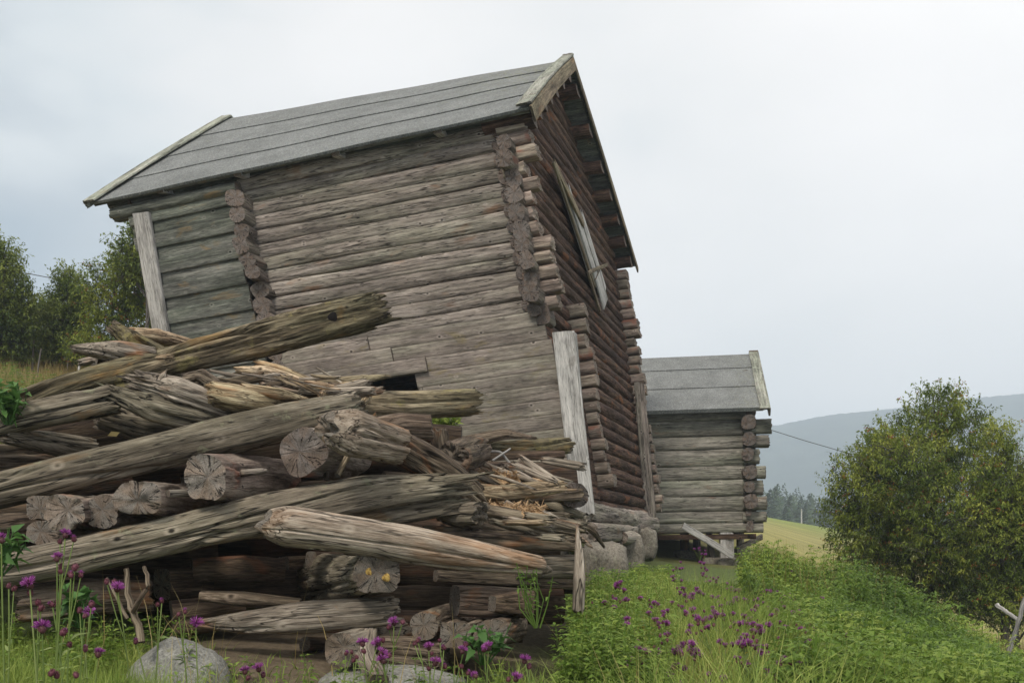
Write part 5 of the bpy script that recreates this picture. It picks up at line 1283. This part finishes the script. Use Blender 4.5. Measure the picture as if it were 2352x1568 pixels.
for (px, py, D, h, r, lab) in ((1110, 1525, 4.1, .20, .16, 'broad leaved dock plant at the bottom of the pile, right of the centre thistles'), (0, 1320, 3.6, .22, .12, 'broad leaved plant entering at the left edge over the long pale log'), (185, 1440, 3.5, .18, .08, 'broad leaf standing up among the left thistles')):
    shrub('dock_plant', lab, 'plant', P(px, py, D), 9, h * .9, r * .8, .07, .045, 'leafy', .4, 5)
shrub('leafy_plant', 'tall green leafy stems at the far left edge beside the dry hillside', 'plant', P(20, 975, 4.9), 18, .22, .14, .06, .03, 'leafy', .5, 9)
q = P(1235, 1350, 4.45); shrub('weedy_shrub', 'wispy tall weed in front of the notched log at the right end of the pile', 'weed', (q[0], q[1], q[2] - .18), 10, .30, .12, .035, .012, 'herb', .3, 9)

# dead sapling
def branchy(name, label, cat, polys, mat, tint=.5, group=None):
    mb = MB(); o_ = polys[0][0][0]
    for pts, r0, r1 in polys:
        pts = np.array(pts) - o_; f_ = np.linspace(0, len(pts) - 1, 12); q = np.stack([np.interp(f_, np.arange(len(pts)), pts[:, k]) for k in range(3)], 1)
        q += RG.normal(size=q.shape) * r0 * .15
        tube(mb, q, r0, r1, 8, tint)
    o = mb.build(name, M[mat]); o.location = o_; return tag(o, label, cat, group)
branchy('dead_sapling', 'bare forked dead sapling standing in front of the left of the pile', 'sapling', [
    ([P(326, 1475, 4.1), P(314, 1420, 4.12), P(298, 1390, 4.12), P(290, 1340, 4.15), P(290, 1305, 4.15)], .018, .011),
    ([P(306, 1405, 4.1), P(322, 1375, 4.05), P(342, 1340, 4.05), P(332, 1300, 4.1)], .012, .008)], 'brown', .9)
branchy('dead_sapling', 'thin leaning bare stem just left of the forked dead sapling', 'sapling', [([P(292, 1420, 4.2), P(270, 1375, 4.2), P(245, 1325, 4.25)], .009, .005)], 'brown', .8)

# ---- thistles
def blob(mb, c, rx, rz, tint, nu=8, nv=6):
    u = np.linspace(0, 2 * np.pi, nu, endpoint=False); v = np.linspace(0, np.pi, nv); Uu, Vv = np.meshgrid(u, v)
    V = np.stack([np.sin(Vv) * np.cos(Uu) * rx, np.sin(Vv) * np.sin(Uu) * rx, np.cos(Vv) * rz], -1) + c
    i = np.arange(nv - 1)[:, None] * nu; j = np.arange(nu)[None]; j2 = (j + 1) % nu
    mb.add(V, f4=np.stack([i + j, i + nu + j, i + nu + j2, i + j2], -1).reshape(-1, 4), tint=tint)
def mk_bulb(s, bud=False):
    mb = MB(); blob(mb, np.zeros(3), .0085 * s, .011 * s, .55 if bud else .3, 10, 8)
    n = 60; d = unit(RG.normal(size=(n, 3)) + [0, 0, .3]); p = d * [.0082 * s, .0082 * s, .0105 * s]
    leaves(mb, p, unit(d + [0, 0, 1.2]), .006 * s, .0025 * s, RG.uniform(.1, .9, n), droop=-.1)
    return mb
def mk_floret(s, n=110, spread=.9):
    mb = MB(); d = unit(RG.normal(size=(n, 3)) * [spread, spread, .35] + [0, 0, .75]); p = np.array([0, 0, .006 * s]) + d * [.004 * s, .004 * s, .001]
    L = RG.uniform(.012, .018, n)[:, None] * s; sd = unit(np.cross(d, RG.normal(size=(n, 3)))) * .0009 * s
    V = np.stack([p - sd, p + sd, p + d * L + sd * .7, p + d * L - sd * .7], 1)
    mb.add(V, f4=np.arange(n * 4).reshape(n, 4), tint=np.repeat(RG.uniform(.1, 1, n), 4)); return mb
_tm = {}
def hidden_mesh(mb, name, mat):
    o = mb.build(name, M[mat]); me = o.data; bpy.data.objects.remove(o); return me
for k in range(3):
    _tm['bulb', k] = hidden_mesh(mk_bulb(1. + .1 * k), 'flower_bulb', 'bulb'); _tm['flor', k] = hidden_mesh(mk_floret(1. + .15 * k, 120, .7 + .25 * k), 'florets', 'floret')
    _tm['bud', k] = hidden_mesh(mk_bulb(.8 + .12 * k, True), 'flower_bulb', 'bulb')
_tm['tuft', 0] = hidden_mesh(mk_floret(.6, 40, .3), 'florets', 'floret')
def child(name, me, parent, loc, rot=(0, 0, 0), s=1.):
    o = bpy.data.objects.new(name, me); col.objects.link(o); o.parent = parent; o.location = loc; o.rotation_euler = rot; o.scale = (s, s, s); return o
def thistle(heads, label, group=None, base=None, lw=.0032, leafn=6, hs=1.):
    """heads: world positions and kind ('f' open flower, 'b' closed bud)"""
    h0 = np.array(heads[0][0])
    if base is None:
        bx, by_ = h0[0] + RG.normal() * .05, h0[1] + RG.normal() * .04; base = np.array([bx, by_, float(gz(bx, by_)) - .02])
    root = empty('thistle', tuple(base)); tag(root, label, 'thistle', group)
    mb = MB()
    H = h0 - base; side = RG.normal(size=3) * .04 * np.linalg.norm(H); side[2] = 0
    f_ = np.linspace(0, 1, 12)[:, None]; main = H * f_ + side * (4 * f_ * (1 - f_)) * .5
    tube(mb, main, lw, lw * .6, 5, RG.uniform(.3, .8))
    n = leafn; t = RG.uniform(.15, .85, n); p = np.stack([np.interp(t, f_[:, 0], main[:, k]) for k in range(3)], 1)
    d = unit(np.stack([RG.normal(size=n), RG.normal(size=n), RG.uniform(.2, 1., n)], -1)); leaves(mb, p, d, RG.uniform(.03, .08, n), RG.uniform(.008, .015, n), RG.uniform(.3, .8, n))
    for hp_, kd in heads[1:]:
        q = np.array(hp_) - base; tb = RG.uniform(.72, .88); b0 = np.array([np.interp(tb, f_[:, 0], main[:, k]) for k in range(3)])
        m_ = (b0 + q) / 2 + [0, 0, -.008]; tube(mb, np.array([b0, m_, q]), lw * .6, lw * .5, 4, .5)
    mb.build('stem', M['stem'], root)
    for hp_, kd in heads:
        q = np.array(hp_) - base; k = int(RG.integers(3)); rot = (RG.normal() * .35, RG.normal() * .35, RG.uniform(0, 6))
        if kd == 'f':
            c = child('flower_head', _tm['bulb', k], root, q, rot, hs); child('florets', _tm['flor', k], c, (0, 0, 0))
        else:
            c = child('flower_bud', _tm['bud', k], root, q, rot, hs)
            if kd == 't': child('florets', _tm['tuft', 0], c, (0, 0, 0.002))
    return root
TH = [  # heads (x, y, kind) in the photo at a distance
 (2.75, [(150, 1229, 'f'), (138, 1244, 'b'), (170, 1238, 't')], 'tallest thistle at the left, one open purple head before the long pale log'),
 (2.7, [(131, 1283, 'f'), (140, 1300, 'b'), (139, 1312, 'b')], 'thistle with an open head and two buds just below the tallest left one'),
 (2.6, [(163, 1320, 't'), (172, 1303, 'b'), (186, 1320, 't')], 'thistle with three clustered pink heads right of the second tallest'),
 (2.5, [(68, 1344, 'f'), (70, 1362, 'b')], 'thistle with one large round purple head near the left edge'),
 (2.5, [(3, 1240, 'f')], 'thistle head cut by the left edge above the broad leaved plant'),
 (2.6, [(20, 1345, 'b'), (32, 1352, 'b')], 'pair of pinkish closed thistle buds near the left edge'),
 (2.8, [(88, 1384, 'b'), (94, 1396, 'b')], 'closed maroon thistle buds under the large round purple head'),
 (2.8, [(120, 1388, 't'), (134, 1385, 'b')], 'faded pink thistle heads leaning sideways, left foreground'),
 (2.4, [(97, 1444, 'f')], 'single purple thistle low in the left foreground grass'),
 (2.9, [(210, 1388, 't'), (205, 1408, 'f')], 'thistle with a small violet head left of the dead sapling'),
 (3.0, [(270, 1352, 'f'), (262, 1335, 'b'), (245, 1336, 'b')], 'thistle growing right in front of the dead sapling'),
 (3.1, [(372, 1380, 't'), (362, 1388, 'b')], 'thistle with closed pink heads right of the dead sapling'),
 (3.1, [(410, 1410, 'b'), (425, 1404, 't')], 'thistle with paired pinkish buds above the bottom left boulder'),
 (3.0, [(450, 1432, 'f')], 'single open violet thistle in front of the pointed end of the tapered log'),
 (3.0, [(312, 1473, 't')], 'short thistle bud standing against the top of the grey boulder'),
 (2.7, [(195, 1414, 't'), (183, 1402, 'b')], 'small thistle with two heads between the left grass stems'),
 (2.6, [(226, 1502, 'f')], 'low violet thistle left of the bottom boulder'),
 (2.7, [(196, 1490, 't')], 'low dark pink thistle bud in the left grass'),
 (2.5, [(145, 1452, 't'), (160, 1480, 'b')], 'two small maroon buds low in the left foreground'),
 (2.3, [(130, 1550, 'b'), (118, 1545, 'b'), (175, 1550, 'b')], 'dark buds at the very bottom left'),
 (3.4, [(563, 1542, 'f'), (570, 1556, 'b')], 'left thistle of a pair on the bare soil right of the boulder'),
 (3.4, [(594, 1536, 'f'), (604, 1550, 't')], 'right thistle of a pair on the bare soil right of the boulder'),
 (3.5, [(905, 1430, 'f'), (925, 1428, 'b'), (893, 1440, 't')], 'tallest centre thistle in front of the tapered log end'),
 (3.5, [(868, 1478, 'f'), (880, 1470, 'b')], 'centre thistle in front of the reddish log, upper left of its bunch'),
 (3.4, [(880, 1517, 'f'), (875, 1500, 'f'), (893, 1505, 't')], 'centre thistle with two open heads one above the other'),
 (3.5, [(833, 1478, 'f'), (836, 1495, 't')], 'centre thistle beside the fan shaped log end'),
 (3.6, [(795, 1500, 't'), (808, 1497, 'b')], 'small thistle over the fan shaped log face'),
 (3.6, [(820, 1508, 'b'), (812, 1516, 'b')], 'short stemmed buds right of the fan shaped log face'),
 (3.5, [(960, 1470, 't'), (952, 1478, 'b')], 'thistle with pale pink buds in front of the reddish log'),
 (3.5, [(985, 1487, 'f'), (992, 1500, 'b')], 'violet thistle before the right end of the reddish log'),
 (3.4, [(1020, 1487, 't'), (1010, 1470, 'b')], 'thistle with two buds right of the violet one at the reddish log'),
 (3.4, [(1000, 1522, 'f'), (1022, 1530, 't'), (985, 1535, 'b')], 'bottom centre thistle with spread heads'),
 (3.5, [(1070, 1480, 't'), (1062, 1495, 'f')], 'thistle left of the broad dock leaves'),
 (3.4, [(1122, 1487, 'f'), (1112, 1492, 'b')], 'violet thistle in front of the broad dock leaves'),
 (3.3, [(1075, 1545, 't'), (1092, 1552, 'f'), (1060, 1530, 'b')], 'low clustered thistle at the bottom centre right'),
 (3.3, [(1205, 1517, 'f'), (1215, 1530, 't')], 'single violet thistle at the foot of the grass right of the pile'),
 (3.2, [(1185, 1558, 'f'), (1168, 1560, 'b')], 'low violet thistle at the bottom edge right of centre'),
]
for D, hd, lab in TH:
    D2 = D
    thistle([(P(a_, b_, D2 + RG.normal() * .02), k) for a_, b_, k in hd], lab, 'purple thistles round the pile', leafn=7, hs=.88)
MT = [(int(a_), int(b_)) for a_, b_ in zip(np.random.default_rng(9).normal(1660, 115, 34), np.random.default_rng(10).normal(1420, 62, 34))] + [(1385, 1385), (1420, 1352), (1515, 1405), (1530, 1433), (1560, 1300), (1612, 1296), (1625, 1325), (1638, 1331), (1590, 1370), (1602, 1352), (1570, 1362), (1680, 1350), (1692, 1362), (1652, 1372), (1710, 1385), (1735, 1372), (1760, 1362), (1772, 1350),
      (1790, 1378), (1802, 1362), (1690, 1420), (1730, 1410), (1745, 1440), (1700, 1450), (1780, 1425), (1800, 1450), (1835, 1400), (1640, 1420), (1605, 1410), (1570, 1480), (1600, 1500), (1545, 1525), (1500, 1490), (1478, 1470), (1465, 1530), (1530, 1560), (1640, 1540),
      (1660, 1560), (1690, 1520), (1720, 1530), (1760, 1500), (1435, 1535), (1620, 1270), (1605, 1262), (1720, 1480), (1500, 1380), (1860, 1430), (1840, 1480), (1880, 1380), (1655, 1480), (1780, 1540), (1560, 1330), (1500, 1420), (1810, 1520)]
for k, (px, py) in enumerate(MT):
    # distance so that the head stands 0.3-0.5 m over the ground there
    best = None
    for D in np.linspace(4.5, 13, 60):
        q = P(px, py, D); hh = q[2] - float(gz(q[0], q[1]))
        if best is None or abs(hh - .42) < best[0]: best = (abs(hh - .42), D)
    D = best[1]; hd = []
    for j in range(int(RG.integers(2, 6))):
        hd.append((P(px + RG.normal() * 9 * 7 / D, py + RG.normal() * 7 * 7 / D + j * 2, D + RG.normal() * .03), 'f' if RG.random() < (.6 if j else .85) else ('t' if RG.random() < .6 else 'b')))
    thistle(hd, 'purple thistle in the green meadow right of the log pile', 'thistles scattered over the meadow', lw=.003, leafn=4, hs=RG.uniform(.7, 1.0))
# buttercups
for px, py in ((1442, 1436), (1455, 1430), (1478, 1440), (1474, 1447), (1712, 1500)):
    D = 6.5
    for DD in np.linspace(4.5, 12, 40):
        q = P(px, py, DD)
        if q[2] - float(gz(q[0], q[1])) > .3: D = DD; 
    q = P(px, py, min(D, 6.5)); g0 = float(gz(q[0], q[1])); r_ = empty('buttercup', (q[0], q[1], g0)); tag(r_, 'small yellow buttercup in the meadow grass', 'flower', 'buttercups in the meadow')
    mb = MB(); tube(mb, [(0.01, 0, 0), (0, 0, (q[2] - g0) / 2), (0, 0, q[2] - g0)], .0015, .001, 4, .5); mb.build('stem', M['stem'], r_)
    mb = MB(); a = np.arange(6) * 1.047; leaves(mb, np.tile([0, 0, q[2] - g0], (6, 1)), unit(np.stack([np.cos(a), np.sin(a), 0 * a + .5], -1)), .016, .016, RG.uniform(0, 1, 6), droop=0); mb.build('petals', M['yellow'], r_)

# ------------------------------------------------------------------ trees
def tree(name, label, base, blobs, trunks, ntwig, leafL, leafW, mat, per=12, berries=0, twigL=.28, group=None, tmean=.45, cat='tree', seed=1, trunk_r=.07, shell=.45, mb_t=None):
    global RG
    RG_old = RG; RG = np.random.default_rng(seed)
    root = empty(name, tuple(base)); tag(root, label, cat, group); base = np.asarray(base, float)
    mbt = MB(); ends = []
    for (tx, ty, tz_) in trunks:
        p0 = np.array([RG.normal() * .1, RG.normal() * .1, -.1]); p1 = np.array([tx, ty, tz_])
        f_ = np.linspace(0, 1, 9)[:, None]; pts = p0 + (p1 - p0) * f_ + np.array([RG.normal() * .12, RG.normal() * .12, 0]) * np.sin(f_ * np.pi)
        tube(mbt, pts, trunk_r, trunk_r * .18, 7, .5); ends.append(pts)
    allp = np.concatenate(ends)
    mbc = MB(); mbb = MB()
    vol = np.array([b[3] * b[4] * b[5] for b in blobs]) ** .6; vol /= vol.sum()
    for b, vv in zip(blobs, vol):
        n = int(ntwig * vv) + 4
        d = unit(RG.normal(size=(n, 3))); r_ = RG.uniform(shell, 1.05, n) ** .8
        bump_ = 1 + .22 * fbm(d * 1.8 + np.array(b[:3]) * 1.7, 2)
        p = np.array(b[:3]) + d * (r_ * bump_)[:, None] * np.array(b[3:6])
        g0 = gz(p[:, 0] + base[0], p[:, 1] + base[1]) - base[2]
        ok = p[:, 2] > g0 + .05; p, d, r_ = p[ok], d[ok], r_[ok]; n = len(p)
        if not n: continue
        td = unit(d * [1, 1, .6] + [0, 0, .45] + RG.normal(size=(n, 3)) * .35)
        tw = RG.uniform(.6, 1.3, n)[:, None] * twigL
        clump = fbm(p * 1.9 + seed, 2)
        lt = np.clip(tmean + clump * .95 + RG.normal(size=n) * .10, 0, 1)
        for q in range(per):
            t = (q + .5) / per; c = p + td * tw * t + RG.normal(size=(n, 3)) * .02
            dd = unit(td * .35 + RG.normal(size=(n, 3)) * .75 + [0, 0, -.15])
            leaves(mbc, c, dd, leafL * RG.uniform(.7, 1.25, n), leafW * RG.uniform(.8, 1.2, n), np.clip(lt + RG.normal(size=n) * .1, 0, 1), droop=.25)
        # twigs
        s = unit(np.cross(td, RG.normal(size=(n, 3)))) * .004
        V = np.stack([p - td * tw * .6 - s, p - td * tw * .6 + s, p + td * tw + s * .4, p + td * tw - s * .4], 1); mbt.add(V, f4=np.arange(4 * n).reshape(n, 4), tint=.4)
        # limb to the trunk
        for q in range(max(2, n // 60)):
            e = p[q]; j = np.argmin(np.linalg.norm(allp - e + [0, 0, .4], axis=1)); s0 = allp[j]
            f_ = np.linspace(0, 1, 6)[:, None]; tube(mbt, s0 + (e - s0) * f_ + np.array([0, 0, .12]) * np.sin(f_ * np.pi), trunk_r * .3, .006, 5, .5)
        if berries:
            nbk = int(berries * vv) + 1; ii = RG.integers(0, n, nbk)
            for c0 in p[ii] + td[ii] * tw[ii] * .9:
                m_ = 9; cc_ = c0 + RG.normal(size=(m_, 3)) * [.035, .035, .02]; rr_ = .010
                oc = np.array([(1, 0, 0), (0, 1, 0), (-1, 0, 0), (0, -1, 0), (0, 0, 1), (0, 0, -1)]) * rr_
                V = (cc_[:, None] + oc[None]); f3 = np.array([(0, 1, 4), (1, 2, 4), (2, 3, 4), (3, 0, 4), (1, 0, 5), (2, 1, 5), (3, 2, 5), (0, 3, 5)])
                mbb.add(V, f3=(f3[None] + np.arange(m_)[:, None, None] * 6).reshape(-1, 3), tint=RG.uniform(0, 1))
    mbt.build('trunk', M['bark'], root); mbc.build('crown', M[mat], root, smooth=False)
    if berries: tag(mbb.build('berries', M['berry'], root), kind='stuff')
    RG = RG_old
    return root
def cb(px, py, D, base, rx, rz, ry=None):
    """crown blob from photo centre and half sizes (px) at distance D"""
    q = P(px, py, D) - np.asarray(base); return (q[0], q[1], q[2], rx * D / F, (ry or rx) * D / F, rz * D / F)
D = 17.5; b0 = P(2140, 1400, D); b0[2] = float(gz(b0[0], b0[1])); B = lambda *a: cb(a[0], a[1], D + (a[4] if len(a) > 4 else 0), b0, a[2], a[3])
tree('rowan_tree', 'big bushy rowan with orange berries on the slope at the right', b0,
     [B(2150, 1180, 190, 150), B(2010, 1150, 105, 120), B(1985, 1235, 80, 75), B(2070, 1060, 95, 90), B(2190, 1010, 75, 75), B(2140, 960, 60, 60), B(2165, 925, 38, 40), B(2120, 1290, 140, 90), B(2060, 1090, 100, 100, -.8),
      B(2230, 1100, 80, 110), B(1960, 1120, 50, 70), B(2010, 1040, 36, 45), B(2040, 1010, 30, 40), B(2225, 960, 30, 24), B(2240, 1310, 120, 90, -.5), B(2190, 1200, 120, 120, -1.2), B(2020, 1290, 80, 50), B(2160, 1380, 110, 50)],
     [(.1, 0, 3.4), (-.7, .1, 2.6), (.7, .0, 2.4), (-.3, -.3, 3.0)], 5200, .072, .027, 'rowan', per=15, berries=260, twigL=.26, seed=5, tmean=.50)
D = 16.2; b1 = P(2330, 1480, D); b1[2] = float(gz(b1[0], b1[1])); B = lambda *a: cb(a[0], a[1], D + (a[4] if len(a) > 4 else 0), b1, a[2], a[3])
tree('rowan_tree', 'second smaller rowan cut by the right edge of the picture', b1,
     [B(2330, 1250, 110, 130), B(2310, 1130, 55, 85), B(2292, 1040, 32, 50), B(2300, 995, 16, 24), B(2380, 1200, 90, 110), B(2270, 1370, 70, 60), B(2360, 1370, 110, 80), B(2385, 1100, 40, 60), B(2450, 1260, 90, 130)],
     [(0, 0, 2.8), (.6, 0, 2.2), (-.3, 0, 1.9)], 3800, .060, .023, 'rowan', per=15, berries=160, twigL=.25, seed=8, tmean=.48)
# left hillside trees
D = 24
def ltree(px, base_py, D, label, bl, mat, nt_, seed, berries=0, name='birch_tree', tm=.45, lf=.075):
    b_ = P(px, base_py, D); b_[2] = float(gz(b_[0], b_[1]))
    tops = max(-(bb[1] - bb[3] - base_py) for bb in bl) * D / F
    tree(name, label, b_, [cb(bb[0], bb[1], D, b_, bb[2], bb[3]) for bb in bl], [(RG.normal() * .1, 0, tops * .93), (.3, 0, tops * .6)], nt_, lf, lf * .5, mat, per=12, berries=berries, twigL=.32, seed=seed, tmean=tm, trunk_r=.07)
ltree(5, 838, 22, 'tall dense birch at the left edge of the picture', [(10, 800, 50, 60), (5, 735, 55, 60), (8, 670, 50, 55), (2, 615, 36, 45), (6, 580, 18, 28), (-45, 720, 60, 110), (45, 770, 35, 50), (50, 700, 20, 40)], 'birch', 2300, 31, tm=.5)
ltree(95, 845, 24, 'slender low birch second from the left edge', [(92, 750, 32, 50), (88, 800, 40, 40), (100, 715, 18, 26), (75, 720, 14, 20)], 'birch', 700, 32, tm=.48)
ltree(160, 848, 23, 'pointed young birch in the middle of the left tree row', [(158, 700, 34, 34), (160, 655, 22, 26), (158, 640, 9, 18), (155, 750, 45, 45), (150, 800, 48, 35), (190, 720, 20, 40)], 'birch', 1300, 33, tm=.5)
ltree(250, 850, 22, 'rowan with orange berries left of the tall barn', [(250, 690, 50, 55), (300, 660, 45, 60), (260, 760, 60, 50), (325, 740, 50, 60), (220, 810, 60, 35), (290, 610, 26, 30), (230, 650, 25, 30), (300, 830, 60, 40), (350, 680, 50, 60)], 'rowan', 1700, 34, berries=200, name='rowan_tree', tm=.5)
ltree(315, 850, 21, 'thin airy birch rising beside the left corner post', [(300, 600, 26, 24), (312, 560, 16, 32), (306, 530, 9, 18), (280, 572, 20, 8), (330, 620, 22, 30), (285, 632, 22, 9)], 'birch', 330, 35, tm=.6)
ltree(420, 850, 26, 'trees behind the tall barn, seen past its left post', [(420, 740, 90, 80), (400, 800, 110, 50)], 'birch', 320, 36, tm=.45)
# saplings' bare stems under the left row
for k, (x0, y0, x1, y1, D, r) in enumerate(((84, 865, 95, 800, 20, .02), (152, 862, 158, 820, 22, .02), (74, 852, 78, 780, 22, .03), (120, 848, 122, 790, 23, .025))):
    branchy('bare_stem', ('leaning grey bare stem in the dry grass on the left hillside', 'short grey stem under the pointed birch', 'thin grey trunk beside the tall birch', 'thin trunk between the two low birches')[k], 'sapling', [([P(x0, y0 + 12, D), P((x0 + x1) / 2, (y0 + y1) / 2, D), P(x1, y1, D)], r, r * .7)], 'bark')
for k, (px, py0, py1, D) in enumerate(((180, 856, 832, 19),)):
    branchy('fence_post', 'thin pale fence post on the left hillside in front of the trees', 'post', [([P(px, py0 + 8, D), P(px + 2, py1 + 4, D), P(px + 3, py1, D)], .022, .02)], 'pale', .7)
# posts at the right edge
branchy('fence_post', 'dark leaning fence post cut by the right edge of the picture', 'post', [([P(2316, 1500, 9.6), P(2332, 1450, 9.6), P(2356, 1370, 9.6)], .022, .02)], 'pale', .2)
branchy('fence_rail', 'fallen grey rail beside the leaning post at the right edge', 'rail', [([P(2290, 1388, 10.3), P(2312, 1405, 10.2), P(2338, 1424, 10.0)], .025, .02)], 'pale', .5)
# distant pole and wires
def pole(name, label, px, py0, py1, D, r):
    mb = MB(); p = P(px, py0, D); q = P(px, py1, D) - p; tube(mb, [(0, 0, -.5), q * .5, q], r, r * .8, 8, .5); o = mb.build(name, M['pale']); o.location = p; tag(o, label, 'pole')
pole('utility_pole', 'distant pale pole standing before the dark wood beyond the field', 1841, 1196, 1168, 150, .12)
def wire(label, pts, r):
    pts = [P(*p) for p in pts]; mb = MB(); o_ = pts[0]; f_ = np.linspace(0, len(pts) - 1, 30); A_ = np.array(pts) - o_
    tube(mb, np.stack([np.interp(f_, np.arange(len(pts)), A_[:, k]) for k in range(3)], 1), r, r, 5, .5); o = mb.build('power_line', M['wire']); o.location = o_; tag(o, label, 'cable')
wire('thin overhead wire from the small storehouse towards the big rowan', [(1000, 800, 62), (1700, 965, 60), (1780, 990, 60), (1850, 1012, 60), (1940, 1038, 60), (2300, 1120, 60)], .022)
wire('thin overhead wire between the birches on the left', [(-60, 600, 50), (48, 625, 50), (150, 645, 50), (215, 660, 50), (420, 680, 50)], .022)

# far wood
def fir(mb, c, h, r, seed):
    rg = np.random.default_rng(seed); n = int(150); t = rg.random(n) ** .8; a = rg.uniform(0, 6.28, n)
    rad = r * (1 - t) ** .8 * rg.uniform(.6, 1.05, n)
    p = np.stack([np.cos(a) * rad * .3, np.sin(a) * rad * .3, h * (.06 + .94 * t)], -1) + c
    d = np.stack([np.cos(a), np.sin(a), -.25 + 0 * a], -1); L = rad * .8 + .25
    s = np.stack([-np.sin(a), np.cos(a), 0 * a], -1) * (L * .4)[:, None]
    V = np.stack([p, p + d * L[:, None] * .6 + s, p + d * L[:, None], p + d * L[:, None] * .6 - s + [0, 0, -.3]], 1)
    mb.add(V, f4=np.arange(4 * n).reshape(n, 4), tint=np.repeat(np.clip(rg.normal(.45, .2) + rg.normal(size=n) * .12, 0, 1), 4))
mb = MB(); r2 = np.random.default_rng(3)
for k in range(330):
    px = r2.uniform(1690, 2480); D = r2.uniform(150, 260); top = np.interp(px, [1745, 1780, 1820, 1860, 1895, 2000, 2400], [1120, 1118, 1132, 1138, 1142, 1150, 1170]) + r2.normal() * 8 + (D < 180) * 14
    x_ = (px - CX) / F * D; g_z = float(gz(np.array([x_]), np.array([D]))[0]); zt_ = (HY - top) / F * D; g_z = min(g_z, zt_ - 5)
    h = zt_ - g_z; fir(mb, np.array([x_, D, g_z]), h, h * .17 + 1.1, k)
tag(mb.build('far_wood', M['fir'], smooth=False), 'dark fir wood beyond the field on the right', 'wood', kind='stuff')

# ------------------------------------------------------------------ haze: the air of the valley
me = bpy.data.meshes.new('haze'); v = [(x, y, z) for z in (-330, 172) for (x, y) in ((-1950, -1400), (1950, -1400), (1950, 1600), (-1950, 1600))]
me.from_pydata(v, [], [(0, 3, 2, 1), (4, 5, 6, 7), (0, 1, 5, 4), (1, 2, 6, 5), (2, 3, 7, 6), (3, 0, 4, 7)])
haze = bpy.data.objects.new('haze', me); col.objects.link(haze); haze['kind'] = 'stuff'
hm = bpy.data.materials.new('haze'); hm.use_nodes = True; ht = hm.node_tree
for n in list(ht.nodes): ht.nodes.remove(n)
ho = N(ht, 'ShaderNodeOutputMaterial'); pv = N(ht, 'ShaderNodeVolumePrincipled')
pv.inputs['Color'].default_value = (.77, .865, .99, 1); pv.inputs['Density'].default_value = .00115; pv.inputs['Anisotropy'].default_value = .0
ht.links.new(pv.outputs[0], ho.inputs['Volume']); me.materials.append(hm)
